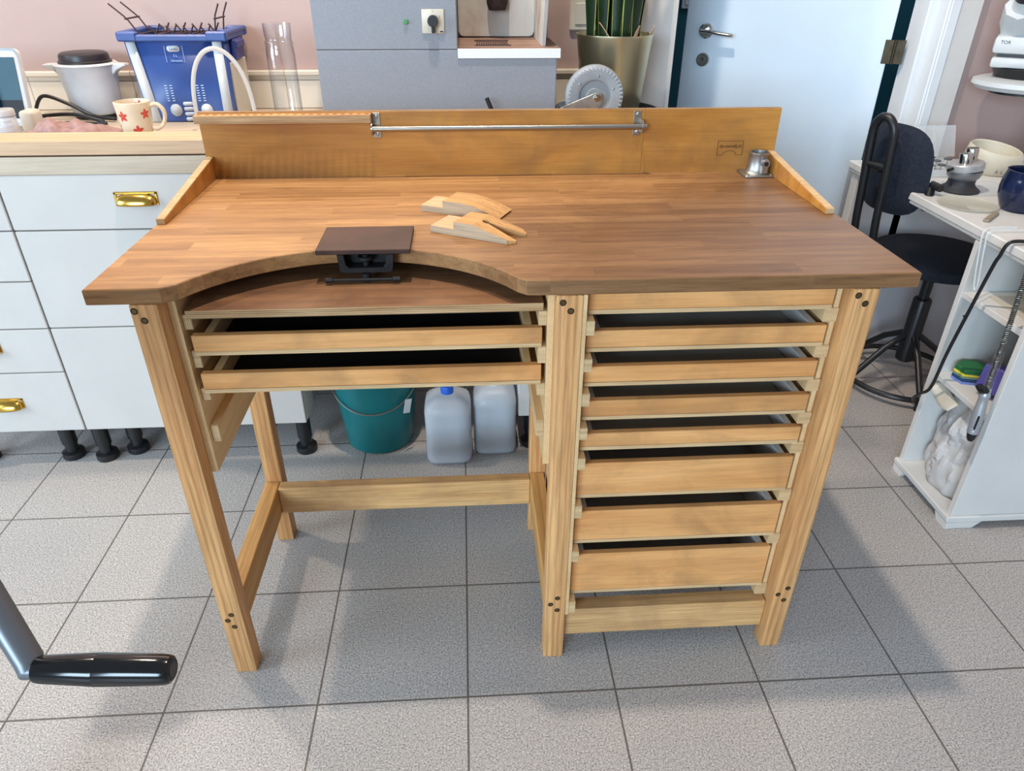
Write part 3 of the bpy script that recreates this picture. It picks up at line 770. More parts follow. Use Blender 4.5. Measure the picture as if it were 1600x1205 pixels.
def decal(b, fx, fz, rx, rz, n=20, p=2):
    """flat rounded plate on the tub front"""
    vs = []
    for i in range(n):
        a = 2*pi*i/n; ca, sa = cos(a), sin(a)
        k = (abs(ca)**p+abs(sa)**p)**(-1/p)
        x = fx+rx*(ca*k if rx <= rz*1.01 else (math.copysign(max(abs(ca)*1.0, 0), ca))) ; z = fz+rz*sa
        if rx > rz*1.01: x = fx+math.copysign(rx-rz, ca)+rz*ca
        vs.append(b.bm.verts.new((x, on_front(z), z)))
    f = b.bm.faces.new(vs); f.normal_update(); return b
b = MB(); decal(b, -.746, 1.070, .017, .0075); lb = b.build('badge', M_WHITEPL, bb, solid=.001, label='white oval badge')
b = MB(); b.text('Linea', .010, Matrix.Translation((-.746, on_front(1.07)-.0008, 1.0695)) @ RX); b.build('badge_lettering', M_BLUED, lb)
b = MB(); b.text('5 L', .0085, Matrix.Translation((-.744, on_front(1.053)-.0003, 1.0525)) @ RX); b.text('Ultrasone', .0078, Matrix.Translation((-.743, on_front(1.041)-.0003, 1.0405)) @ RX)
for xx in (-.769, -.722): b.box(xx-.0004, xx+.0004, on_front(1.055)-.0005, on_front(1.055)+.0015, 1.036, 1.077)
M_PRINT = plain('pale_print', (176, 200, 240), .5)
b.build('front_print', M_PRINT, bb)
b = MB()
for x0 in (-.781, -.697):
    for k in range(7):
        b.box(x0-.011, x0-.004, on_front(.95)-.001, on_front(.95)+.001, .938+k*.0065, .940+k*.0065); b.box(x0+.003, x0+.010, on_front(.95)-.001, on_front(.95)+.001, .938+k*.0065, .940+k*.0065)
b.build('gauge_marks', M_PRINT, bb)
b = MB(); decal(b, -.774, .914, .016, .0165); b.build('dial_mark', plain('grey_print', (180, 184, 190), .5), bb, solid=.001)
b = MB(); decal(b, -.690, .914, .016, .0165); b.build('dial_mark', M_WHITEPL, bb, solid=.001)
for k in range(4):
    b = MB(); decal(b, -.739, .9305-k*.0135, .0135, .0052); b.build('printed_pill', plain('pill_print', (196, 206, 226), .5), bb, solid=.0008)
# wire rack standing in the tub
rk = thing('wire_rack', 'brown coated wire rack with prongs and lifting arms in the blue tub', 'rack', (-.74, 1.33, ZC+.02))
b = MB(); R0 = .0022
for y in (1.27, 1.39): b.tube([(-.845, y, 1.100), (-.635, y, 1.100)], R0, 8)
for x in (-.845, -.79, -.74, -.69, -.635): b.tube([(x, 1.27, 1.1), (x, 1.39, 1.1)], R0, 8)
for (x, y) in ((-.845, 1.27), (-.635, 1.27), (-.845, 1.39), (-.635, 1.39)): b.tube([(x, y, 1.10), (x*.985-.011, y, ZC+.008)], R0, 8)
b.build('rack_base', M_RACK, rk)
for x in (-.80, -.755, -.71, -.665):
    q = MB()
    for y in (1.285, 1.36):
        q.tube([(x, y, 1.1), (x-.015, y, 1.121)], R0, 8); q.tube([(x, y, 1.1), (x+.013, y, 1.124)], R0, 8)
    q.tube([(x, 1.27, 1.1), (x, 1.39, 1.1)], R0, 8)
    q.build('prong', M_RACK, rk)
for s_, x in ((-1, -.845), (1, -.645)):
    q = MB()
    for y in (1.29, 1.37):
        q.tube([(x, y, 1.098), (x+s_*.022 if s_ < 0 else x+.006, y, 1.134), (x+(s_*.032 if s_ < 0 else .008), y, 1.145), (x+(s_*.064 if s_ < 0 else .022), y, 1.174)], R0, 8)
    xm = x+(s_*.026 if s_ < 0 else .007); q.tube([(xm, 1.28, 1.138), (xm, 1.38, 1.138)], R0, 8)
    q.build('lifting_arm', M_RACK, rk)

# white insulated pot with black lid
pt = thing('insulated_pot', 'white two-eared pot with a black screw lid on the counter', 'pot', (-1.036, 1.348, ZC))
MB().lathe([(0, .010), (.062, .010), (.0665, .016), (.070, .07), (.0785, .132), (.083, .139), (.078, .143), (0, .143)], (0, 0, 0), 48).build('pot_body', M_WHITEPL, pt, local=True)
MB().lathe([(0, 0), (.060, 0), (.062, .010), (0, .010)], (0, 0, 0), 40).build('pot_base', M_BLKPL, pt, local=True)
b = MB(); b.lathe([(0, .170), (.055, .170), (.062, .166), (.064, .160), (.0645, .150), (.069, .148), (.069, .143), (0, .143)], (0, 0, 0), 40)
b.build('pot_lid', plain('black_lid', (44, 38, 40), .4), pt, local=True)
for s_ in (-1, 1):
    MB().prism([(s_*.070, .141), (s_*.110, .1395), (s_*.113, .135), (s_*.088, .124), (s_*.071, .109)], 'y', -.018, .018, bev=.002).build('pot_ear', M_WHITEPL, pt, local=True)

# flowered cup
cu_ = thing('flower_cup', 'cream ceramic cup with red painted flowers behind the counter strip', 'cup', (-.8045, 1.035, ZC), RD(8))
M_CUP = plain('cream_glaze', (222, 204, 176), .3, 0, .08, 20)
def cup_r(z): return .032+.0105*(z/.085)**.7
prof = [(0, .0005), (.028, .0005), (.032, .006)] + [(cup_r(z), z) for z in (.02, .04, .06, .075, .088)] + [(cup_r(.088)-.003, .089), (cup_r(.07)-.0045, .07), (.029, .01), (0, .008)]
MB().lathe(prof, (0, 0, 0), 40).build('cup_body', M_CUP, cu_, local=True)
MB().tube(spline([(.040, 0, .076), (.058, 0, .080), (.071, 0, .062), (.066, 0, .036), (.050, 0, .022), (.036, 0, .024)], 6), [.0062]*31, 12, flat=(1.35, .8)).build('cup_handle', M_CUP, cu_, local=True)
def flower(ac, zc, sc, out=True):
    b = MB()
    for k in range(5):
        a0 = 2*pi*k/5+.4
        vs = []
        for i in range(12):
            a = 2*pi*i/12; lx, lz = .0055*sc+.0048*sc*cos(a), .0028*sc*sin(a)
            px, pz = lx*cos(a0)-lz*sin(a0), lx*sin(a0)+lz*cos(a0)
            r = cup_r(zc+pz)+.0004 if out else cup_r(zc+pz)-.0052
            th = ac+px/r; vs.append(b.bm.verts.new((r*cos(th), r*sin(th), zc+pz)))
        b.bm.faces.new(vs)
    return b
M_RED = plain('red_underglaze', (204, 72, 56), .35, 0, .1, 30)
for a, z, sc, o_ in ((-118, .058, 1.25, True), (-38, .062, 1.2, True), (-74, .024, 1.25, True), (-165, .03, 1.1, True), (78, .074, 1.1, False)):
    flower(RD(a), z, sc, o_).build('painted_flower', M_RED, cu_, local=True)

# folded towel
def towel():
    b = MB()
    def fn(u, v):
        x = -1.085+.215*u; y = .948+.16*v
        h = .004+.010*max(0, sin(u*pi))**.6*max(0, sin(v*pi))**.5 + .014*math.exp(-((u-.86)/.10)**2)*max(0, sin(v*pi)) + .005*sin(u*17+v*5)+.004*sin(v*23-u*9)+.0025*sin(u*41+v*13)
        e = min(1, 6*min(u, 1-u))*min(1, 6*min(v, 1-v))
        return (x+.008*sin(v*7), y+.006*sin(u*9), ZC+.0045+max(.0, h*e)+.017*e*(.6+.4*sin(u*5)))
    b.grid(fn, 44, 22)
    o = b.build('kitchen_towel', plain('dusty_pink_towel', (162, 130, 126), .95, 0, .12, 60, .8, 500), solid=.006)
    tag(o, 'crumpled dusty pink towel lying behind the counter strip', 'towel')
towel()
# phone on its dock, small tub of pills
ph = thing('smartphone', 'white smartphone standing upright at the left edge of the counter', 'phone', (-1.235, 1.14, ZC))
TM = Matrix.Rotation(RD(-12), 4, 'X')
MB().box(-.130, .118, -.006, .006, .012, .20, .014, M=TM, seg=3).build('phone_case', M_WHITEPL, ph, local=True)
s_ = NT('lit_screen', .15); s_.base(lin((40, 70, 84)));
M_SCR = plain('dark_blue_screen', (52, 84, 98), .4, spec=.2)
scn = MB().box(-.118, .106, -.0075, -.0062, .03, .178, .0006, M=TM).build('phone_screen', M_SCR, ph, local=True)
MB().box(-.118, .106, -.0078, -.0074, .03, .075, 0, M=TM).build('screen_dark_reflection', plain('dark_screen_area', (24, 24, 30), .4, spec=.2), scn, local=True)  # dark reflection in the screen glass, laid on as a thin plate
b = MB(); b.tube(spline([(-.10, -.0085, .155), (-.02, -.0085, .158), (.035, -.0085, .128), (.050, -.0085, .075), (.046, -.0085, .040)], 6), .007, 8, flat=(1, .1)); b.bm.verts.ensure_lookup_table(); bmesh.ops.transform(b.bm, matrix=TM, verts=b.bm.verts)
b.build('screen_reflected_curve', plain('reflected_curve_blue', (20, 50, 80), .4, spec=.2), scn, local=True)  # curved neck of the same reflection, drawn as a flat dark strip
dk = tag(MB().box(-1.128, -1.088, 1.10, 1.15, ZC, ZC+.056, .011, seg=3).build('charging_dock', M_CREAM), 'cream charging block at the foot of the white smartphone', 'charger')
jr = thing('pill_jar', 'small clear jar with white printed label at the left counter edge', 'jar', (-1.122, 1.035, ZC))
MB().lathe([(0, .0), (.022, .0), (.0245, .004), (.0245, .052), (.0225, .056), (0, .056)], (0, 0, 0), 28).build('jar_body', clear('jar_plastic', (226, 224, 226), .35), jr, local=True)
MB().lathe([(0, .072), (.0235, .072), (.0255, .069), (.0255, .057), (0, .057)], (0, 0, 0), 28).build('jar_lid', plain('clear_white_lid', (190, 188, 186), .3), jr, local=True)
b = MB()
for k in range(4): b.lathe([(.0248, .010+k*.011), (.0252, .010+k*.011), (.0252, .015+k*.011), (.0248, .015+k*.011)], (0, 0, 0), 24, a0=-2.6, a1=-.6)
b.build('jar_label', M_WHITEPL, jr, local=True)
# black cables behind
for i, P in enumerate(([(-1.19, 1.30, .90), (-1.15, 1.29, .945), (-1.08, 1.28, .925), (-1.02, 1.27, .895), (-.95, 1.25, .890)], [(-1.20, 1.26, .8885), (-1.13, 1.24, .902), (-1.05, 1.235, .905), (-.97, 1.22, .8885)], [(-1.16, 1.22, .8885), (-1.09, 1.205, .889), (-1.0, 1.195, .8885), (-.95, 1.19, .8885)])):
    o = MB().tube(spline(P, 8), .005, 10).build('power_cable', M_BLKPL)
    tag(o, ['black power cable looping up behind the pink towel, topmost of three', 'thick black cable arching just above the pink towel, middle of three', 'black cable lying flat on the counter behind the pink towel'][i], 'cable', 'black cables behind the towel')
# carafe
ca = thing('glass_carafe', 'tall clear glass carafe beside the grey machine', 'carafe', (-.478, 1.29, ZC))
MB().lathe([(0, .001), (.0375, .001), (.0395, .006), (.0390, .165), (.0375, .188), (.0365, .190), (.0385, .193), (.0385, .199), (.036, .202), (.0345, .206), (.0355, .212), (.0370, .218), (.0375, .245), (.0360, .245), (.0350, .215), (.034, .206), (.035, .19), (.0372, .165), (.0375, .010), (0, .008)], (0, 0, 0), 48).build('carafe_body', M_GLASS, ca, local=True)
MB().tube([(.0, 0, .14), (-.003, 0, .24)], .0022, 10).build('glass_rod', M_GLASS, ca, local=True)
# hoop handle container
ho = thing('handled_tub', 'low white tub with a translucent hoop handle in front of the blue tub', 'tub', (-.592, 1.10, ZC))
MB().lathe([(0, .0005), (.070, .0005), (.074, .03), (.076, .032), (.072, .032), (.068, .006), (0, .006)], (0, 0, 0), 40).build('tub_body', M_STRAP, ho, local=True)
b = MB(); P = []
for i in range(29):
    a = pi*i/28; P.append((-.081*cos(a)+(.012*(1-i/28)-.012), -.006*sin(a), .02+.182*abs(sin(a))**.8))
b.tube(P, .0055, 8, flat=(.35, 1.0)); b.build('hoop_handle', M_STRAP, ho, local=True)

# castor wheel assembly lying on the counter
wh = thing('castor_wheel', 'grey castor wheel in a steel fork behind the backboard', 'castor', (.35, 1.12, ZC))
wc = Vector((.372, 1.094, .9665)); K = 1.6
def sc_(P): return [(r_*K, h_*1.35) for r_, h_ in P]
b = MB(); b.lathe(sc_([(.026, -.011), (.030, -.0135), (.043, -.0135), (.0475, -.009), (.0485, -.004), (.0485, .004), (.0475, .009), (.043, .0135), (.030, .0135), (.026, .011)]), wc, 56, 'y'); b.build('tyre', M_RUBBER, wh)
b = MB()
for k in range(44):
    a = 2*pi*k/44; b.box(-.0018, .0018, -.0198, -.0165, .0655, .0740, M=Matrix.Translation(wc) @ Matrix.Rotation(a, 4, 'Y'))
b.build('tread_ridges', plain('pale_tread', (172, 176, 178), .5), wh)
b = MB(); b.lathe(sc_([(0, -.007), (.012, -.009), (.014, -.007), (.024, -.006), (.027, -.011), (.027, .011), (.024, .006), (0, .007)]), wc, 48, 'y'); b.build('wheel_disc', plain('grey_hub', (146, 148, 150), .45), wh)
b = MB()
for k in range(6):
    a = 2*pi*k/6+.4; q = wc+Vector((cos(a)*.052, -.0185, sin(a)*.052)); b.lathe([(0, -.002), (.003, -.001), (.0034, .001)], q, 10, 'y')
b.build('rivet', M_GALV, wh)
b = MB()
for yy in (-.036, .032):
    b.prism([(wc.x+.018, wc.z-.004), (wc.x+.014, wc.z+.010), (wc.x+.002, wc.z+.014), (wc.x-.090, wc.z-.022), (wc.x-.098, wc.z-.030), (wc.x-.098, wc.z-.078), (wc.x-.03, wc.z-.078), (wc.x+.016, wc.z-.014)], 'y', wc.y+yy, wc.y+yy+.0035, bev=.0006)
b.box(wc.x-.098, wc.x-.094, wc.y-.0325, wc.y+.032, wc.z-.070, wc.z-.030); b.build('fork', M_GALV, wh)
b = MB(); b.cyl((wc.x+.003, wc.y-.046, wc.z), (wc.x+.003, wc.y+.042, wc.z), .005, seg=14); b.cyl((wc.x+.003, wc.y-.042, wc.z), (wc.x+.003, wc.y-.0362, wc.z), .0095, seg=6); b.build('axle_bolt', M_CHROME, wh)
MB().box(wc.x-.0985, wc.x-.02, wc.y-.037, wc.y+.036, ZC, ZC+.0055, .001).build('mounting_plate', M_GALV, wh)
wv = tag(MB().tube([(.118, 1.045, ZC+.012), (.085, 1.05, ZC+.088)], .0058, 12).build('black_lever', M_BLKPL), 'short black lever sticking up behind the backboard before the machine', 'lever')
# brass pot with snake plant on a dark saucer
sc_ = tag(MB().lathe([(0, 0), (.128, 0), (.142, .014), (.142, .020), (.138, .020), (.128, .006), (0, .006)], (.455, 1.293, ZC), 48).build('plant_saucer', plain('dark_grey_saucer', (52, 54, 58), .5)), 'dark round saucer under the brass plant pot', 'saucer')
pl = thing('potted_snake_plant', 'snake plant with yellow-edged leaves in a brass pot by the doorway', 'potted plant', (.455, 1.293, ZC+.0062))
MB().lathe([(0, 0), (.080, 0), (.0835, .004), (.106, .204), (.1075, .208), (.1075, .212), (.1045, .212), (.098, .15), (0, .15)], (0, 0, 0), 56).build('pot', M_BRASSPOT, pl, local=True)
MB().lathe([(0, .196), (.06, .194), (.1025, .186)], (0, 0, 0), 32).build('soil', plain('potting_soil', (48, 36, 28), .95, 0, .3, 80, .8), pl, local=True)
M_LEAF = wood('leaf_green', (10, 26, 18), (40, 66, 40), 'x', 3, .1, rough=.35, stretch=.3, fine=.05)
M_LEAFY = plain('leaf_yellow_edge', (168, 172, 84), .4, 0, .15, 40)
M_LEAFD = plain('dry_leaf', (186, 150, 118), .7)
def leaf(x, y, lean, az, H, W, tw, dry=False):
    b = MB()
    prof = [-1, -.88, -.3, .3, .88, 1]
    n = 12; rows = []
    for j in range(n+1):
        t = j/n; w = W*(.55+.45*sin(min(1, t*1.6)*pi/2))*(1 if t < .62 else max(.02, 1-((t-.62)/.38)**1.6))
        c = Vector((x+cos(az)*lean*t**1.3, y+sin(az)*lean*t**1.3, .185+H*t))
        a = az+pi/2+tw*t; u = Vector((cos(a), sin(a), 0)); nn = Vector((-sin(a), cos(a), 0))
        rows.append([b.bm.verts.new(c+u*w*p+nn*w*.28*(p*p)) for p in prof])
    for r0, r1 in zip(rows, rows[1:]):
        for i in range(5):
            f = b.bm.faces.new((r0[i], r0[i+1], r1[i+1], r1[i])); f.material_index = 1 if i in (0, 4) else 0
    b.build('leaf', [M_LEAFD, M_LEAFD] if dry else [M_LEAF, M_LEAFY], pl, local=True, solid=.0022, angle=60)
rl = random.Random(5)
for k in range(26):
    q = k/26; rad = .078*math.sqrt((k+.6)/26); az = k*2.4
    leaf(rad*cos(az), rad*sin(az), .004+.028*rad/.078*(.5+rl.random()), az+rl.uniform(-.4, .4), rl.uniform(.30, .55), rl.uniform(.018, .026), rl.uniform(-.9, .9))
leaf(-.02, -.085, .04, 2.9, .06, .005, .3, True); leaf(.035, -.088, .03, 5.0, .055, .005, .2, True); leaf(.085, -.04, .02, 5.6, .05, .006, .2, True)

# ------------------------------------------------------------------ white desk, shelf unit and what is on them
ds = thing('desk', 'white desk along the right edge of the photo', 'desk', (1.7, .9, 0))
b = MB(); b.box(1.252, 2.10, .395, 1.3434, .708, .730, .003); b.box(1.257, 2.10, .400, 1.339, .6975, .7085, .003); b.build('desk_top', M_DESK, ds)
MB().box(1.268, 1.312, 1.296, 1.336, 0, .697, .002).build('desk_leg', M_DESK, ds)
MB().box(1.312, 2.08, 1.432, 1.444, .0, .70, .001).build('back_panel', M_DESKSH, ds)
MB().box(2.04, 2.08, .42, .46, 0, .697, .002).build('desk_leg', M_DESK, ds)
MB().box(2.04, 2.08, 1.296, 1.336, 0, .697, .002).build('desk_leg', M_DESK, ds)
sh = thing('shelf_unit', 'open white shelf unit with bracket feet under the desk front', 'shelf unit', (1.42, .55, 0))
MB().box(1.258, 1.62, .4267, .4445, .0405, .6965, .001).build('side_panel', M_DESK, sh)
MB().box(1.258, 1.62, .6645, .6815, .0405, .6965, .001).build('side_panel', M_DESK, sh)
MB().box(1.60, 1.615, .4447, .6643, .05, .6965, .0005).build('back_panel', M_DESKSH, sh)
for z in (.552, .322): MB().box(1.262, 1.598, .4448, .6642, z, z+.0155, .001).build('shelf', M_DESK, sh)
b = MB(); b.box(1.2465, 1.63, .4205, .6865, .026, .0405, .003); b.box(1.2495, 1.63, .4225, .6845, .020, .028, .002)
for y0, y1, y2 in ((.4225, .462, .476), (.6845, .645, .631)):
    b.prism([(y0, 0), (y1, 0), (y2, .0199), (y0, .0199)], 'x', 1.2505, 1.262)
for y in (.4235, .672): b.prism([(1.2622, 0), (1.325, 0), (1.345, .0199), (1.2622, .0199)], 'y', y, y+.012)
for y in (.4235, .672): b.prism([(1.55, .0199), (1.57, 0), (1.63, 0), (1.63, .0199)], 'y', y, y+.012)
b.build('plinth', M_DESK, sh)
for y, z in ((.6642, .50), (.6642, .442)): MB().cyl((1.285, y, z), (1.285, y-.0012, z), .0028, seg=10).build('peg_hole', M_HOLE, sh)
# bag on the bottom shelf
from mathutils import noise as mnoise
def bag():
    b = MB()
    def fn(u, v):
        a = 2*pi*u; z = .0412+.262*v
        k = (abs(cos(a))**3+abs(sin(a))**3)**(-1/3)
        rx = .098*(1-.30*v**2)*(.90+.10*sin(v*3)); ry = .1035*(1-.16*v**3)
        nz = mnoise.noise(Vector((cos(a)*1.6, sin(a)*1.6, v*3.2)))*.022+abs(mnoise.noise(Vector((cos(a)*3.4+5, sin(a)*3.4, v*6))))*.016
        w = nz-.012
        lean = -.006*v
        y = .556+sin(a)*k*(ry*.94-abs(w)*.6)
        return (1.368+cos(a)*k*(rx+w)+lean, y, z+.006*sin(a*3)*v)
    b.grid(fn, 72, 26, closed_u=True)
    o = b.build('paper_bag', plain('white_bag_paper', (206, 203, 201), .7, 0, .06, 12), solid=.0015, angle=10)
    tag(o, 'crumpled white bag slumped in the bottom of the shelf unit', 'bag')
bag()
MB_ = MB()
def flap(u, v):
    return (1.252+.028*v+.004*sin(u*6), .659-.10*u, .300+.012*(1-u)+.0-.030*(1-v)*(.6+.4*sin(u*3)))
MB_.grid(flap, 12, 4); tag(MB_.build('cardboard_strip', M_CREAM, solid=.002), 'cream curved paper strip hanging over the top of the white bag', 'paper')
# sponges stacked on the middle shelf
cols = [('periwinkle blue', (120, 140, 205)), ('navy blue', (30, 66, 104)), ('grey green', (110, 140, 128)), ('yellow', (228, 206, 64)), ('dark green', (30, 104, 56))]
z = .3378
for i, (nm, rgb) in enumerate(cols):
    h = (.006, .008, .006, .007, .013)[i]; k = 1-.015*i
    P = [(1.283, .632), (1.289, .597), (1.325, .586), (1.362, .600), (1.360, .642), (1.315, .655)]
    c0 = (1.322, .62)
    pts_ = [(c0[0]+(x-c0[0])*k, c0[1]+(y-c0[1])*k) for x, y in P]
    where = ('at the bottom of the shelf stack', 'second from the bottom of the shelf stack', 'in the middle of the shelf stack', 'just under the green top block', 'on top of the shelf stack')[i]
    o = MB().prism(pts_, 'z', z, z+h, bev=.0012).build('silicone_block', plain('block_'+nm.replace(' ', '_'), rgb, .6), None)
    tag(o, f'{nm} hexagonal block {where}', 'block', 'stacked coloured blocks on the shelf'); z += h+.0002
pc_ = tag(MB().box(-.032, .032, -.034, .034, -.0325, .0325, .003, M=Matrix.Translation((1.338, .5365, .381)) @ Euler((0, RD(14), RD(24))).to_matrix().to_4x4()).build('purple_cube', plain('purple_plastic', (84, 78, 158), .5)), 'purple cube leaning beside the coloured block stack', 'cube')
pc2 = tag(MB().box(1.352, 1.42, .455, .490, .3377, .40, .003).build('purple_box', plain('violet_plastic', (78, 68, 150), .5)), 'purple box standing behind the hanging handpiece', 'box')
tag(MB().box(1.30, 1.45, .47, .63, .5677, .5687).build('paper_sheet', M_CREAM), 'cream paper lying on the upper shelf of the unit', 'paper')

# hanging flexible shaft with handpiece
fs = thing('flex_shaft_handpiece', 'silver handpiece hanging on its flexible shaft in front of the shelves', 'handpiece', (1.235, .44, .277))
tip, top = Vector((1.232, .4335, .2768)), Vector((1.232, .4455, .420))
def lerp(a, b_, t): return a+(b_-a)*t
AX = [lerp(tip, top, t) for t in (0, .1, .14)]
MB().tube([lerp(tip, top, t) for t in (0, .05, .12, .15)], [.006, .0095, .011, .0112], 20).build('black_nose', M_BLKPL, fs)
b = MB(); b.tube([lerp(tip, top, t) for t in (.15, .17, .18, .19, .21, .22, .23, .25, .26, .30, .50, .70, .82, .84, .88, .90, 1)], [.012, .0128, .0118, .0128, .0128, .0118, .0128, .0128, .012, .0135, .0135, .0115, .0108, .0125, .0125, .0108, .0108], 24)
b.build('handpiece_barrel', plain('satin_aluminium', (176, 180, 186), .4, .45, .05), fs)
MB().tube([(1.224, .462, .415), (1.224, .4465, .412), (1.224, .434, .418)], [.0075, .010, .0075], 14).build('black_clip', M_BLKPL, fs)
b = MB(); b.box(1.222, 1.226, .4235, .4275, .314, .352, .001); b.build('handpiece_hook', M_BLKSTEEL, fs)
SH = spline([tuple(top), (1.233, .449, .48), (1.2345, .456, .58), (1.2355, .463, .66), (1.237, .468, .735), (1.25, .468, .82), (1.30, .46, .93), (1.42, .44, 1.00)], 14)
MB().tube(SH, .0048, 12).build('flexible_shaft', plain('dark_spring_core', (70, 70, 70), .5, .8), fs)
b = MB(); hl = []
import itertools
tot = 0; step = []
for p, q in zip(SH, SH[1:]): step.append((q-p).length)
turns = 0; acc = 0
for i, (p, q) in enumerate(zip(SH, SH[1:])):
    L = step[i]; n = max(2, int(L/.0007))
    for k in range(n):
        t = k/n; acc_l = acc+L*t; a = 2*pi*acc_l/.0045
        c0 = p+(q-p)*t; tt = (q-p).normalized(); u = tt.cross(Vector((1, 0, 0))).normalized(); w = tt.cross(u)
        hl.append(c0+(u*cos(a)+w*sin(a))*.0056)
    acc += L
b.tube(hl, .0011, 5); b.build('steel_coil', plain('steel_coil', (196, 194, 186), .3, 1), fs)
MB().tube([lerp(Vector((1.232, .4455, .42)), Vector((1.2335, .4515, .515)), t) for t in (0, .05, .95, 1)], [.0105, .0112, .0112, .010], 20).build('clear_sleeve', M_GLASS, fs)
# black cable and clear tube falling over the desk edge
P = [(1.36, .56, .7345), (1.29, .553, .737), (1.243, .553, .735), (1.236, .560, .70), (1.236, .568, .675), (1.236, .586, .578), (1.236, .613, .425), (1.236, .627, .313), (1.239, .662, .27), (1.247, .692, .235), (1.275, .704, .20), (1.33, .706, .10), (1.38, .712, .006)]
tag(MB().tube(spline(P, 8), .0042, 10).build('power_cable', M_BLKPL), 'black cable running over the desk edge down past the shelf unit', 'cable')
P = [(1.33, .655, .7345), (1.27, .652, .737), (1.244, .645, .732), (1.240, .636, .70), (1.2395, .625, .66), (1.2395, .610, .61), (1.2395, .601, .60), (1.2395, .598, .61), (1.2395, .605, .64), (1.2400, .620, .70), (1.245, .630, .733), (1.28, .635, .737), (1.34, .635, .7345)]
tag(MB().tube(spline(P, 8), .0022, 8).build('clear_hose', M_CLEAR), 'thin clear hose hanging in a loop over the desk edge', 'hose')

# on the desk top
ZD = .7305
mg = thing('blue_mug', 'dark blue glazed mug at the right edge on the desk', 'mug', (1.437, .805, ZD), RD(-108))
M_MUG = plain('dark_blue_glaze', (22, 34, 66), .15, 0, .25, 25)
MB().lathe([(0, 0), (.036, 0), (.044, .008), (.055, .035), (.0575, .058), (.055, .08), (.0505, .097), (.0515, .100), (.049, .1005), (.047, .096), (.052, .07), (.052, .045), (.038, .01), (0, .008)], (0, 0, 0), 44).build('mug_body', M_MUG, mg, local=True)
MB().tube(spline([(.050, 0, .085), (.066, 0, .084), (.078, 0, .066), (.076, 0, .042), (.060, 0, .028), (.048, 0, .028)], 6), .006, 10, flat=(1.5, .8)).build('mug_handle', M_MUG, mg, local=True)
tag(MB().box(-.045, .045, -.007, .007, 0, .006, .0015, M=Matrix.Translation((1.325, .742, ZD+.0002)) @ Matrix.Rotation(RD(42), 4, 'Z')).build('wooden_stick', plain('grey_wood', (150, 136, 116), .8)), 'grey wooden stick lying in front of the blue mug', 'stick')
tag(MB().lathe([(0, 0), (.060, 0), (.072, .0035), (.073, .005), (.070, .005), (.058, .002), (0, .002)], (1.332, .850, ZD+.0003), 40).build('clear_dish', clear('clear_dish_plastic', (226, 222, 206), .55)), 'shallow clear dish in front of the ball vise', 'dish')
tag(MB().box(1.40, 1.55, .93, 1.08, ZD+.0002, ZD+.0008, M=None).build('paper_sheet', M_WHITEPL), 'white paper under the ball vise on the desk', 'paper')
# ball vise
bv = thing('ball_vise', 'small grey engraving ball vise on a black base on the desk', 'vise', (1.392, .985, ZD+.001))
MB().lathe([(0, 0), (.050, 0), (.052, .003), (.048, .007), (.038, .014), (.034, .022), (.034, .032), (0, .032)], (0, 0, 0), 40).build('vise_base', plain('black_rubber_base', (44, 44, 48), .6), bv, local=True)
MB().lathe([(0, .032), (.034, .032), (.041, .040), (.044, .050), (.044, .056), (0, .056)], (0, 0, 0), 40).build('ball', plain('grey_ball', (134, 134, 138), .35, .6), bv, local=True)
TV = Matrix.Translation((0, 0, .057)) @ Euler((RD(-3), RD(-7), 0)).to_matrix().to_4x4()
MB().lathe([(0, 0), (.0445, 0), (.0455, .004), (.0455, .016), (.043, .019), (0, .019)], (0, 0, 0), 40, M=TV).build('vise_ring', plain('pale_grey_ring', (176, 174, 174), .4, .3), bv, local=True)
for xx, yy, h in ((-.012, -.012, .028), (.018, .010, .034)):
    b = MB(); b.lathe([(0, .019), (.0155, .019), (.0155, .019+h-.002), (.0145, .019+h), (0, .019+h)], (xx, yy, 0), 28, M=TV); b.build('chrome_jaw', M_CHROME, bv, local=True)
MB().tube([(-.044, -.012, .062), (-.062, -.02, .060)], .004, 10).build('vise_key', M_BLKSTEEL, bv, local=True)
# cream pot
cp = thing('cream_pot', 'cream ceramic pot with stamped lettering behind the ball vise', 'pot', (1.612, 1.185, ZD))
M_CP = plain('cream_clay', (216, 208, 188), .55, 0, .05, 10)
b = MB()
TL = Matrix.Identity(4)
prof = [(0, .0), (.066, .0), (.072, .006), (.077, .03), (.078, .05), (.073, .066), (.069, .070), (.065, .067), (.067, .05), (.061, .010), (0, .010)]
b.lathe(prof, (0, 0, 0), 48)
for v in b.bm.verts:
    if v.co.z > .045: v.co.z += v.co.y*.16*(v.co.z-.045)/.028+ -v.co.x*.10*(v.co.z-.045)/.028
b.build('pot_body', M_CP, cp, local=True)
b = MB()
for i, ch in enumerate('ALL'):
    a = RD(-112+i*11); b.text(ch, .014, Matrix.Translation((.0752*cos(a), .0752*sin(a), .014)) @ Matrix.Rotation(a+pi/2, 4, 'Z') @ RX)
b.build('stamped_letters', plain('grey_brown_ink', (120, 110, 100), .7), cp, local=True)
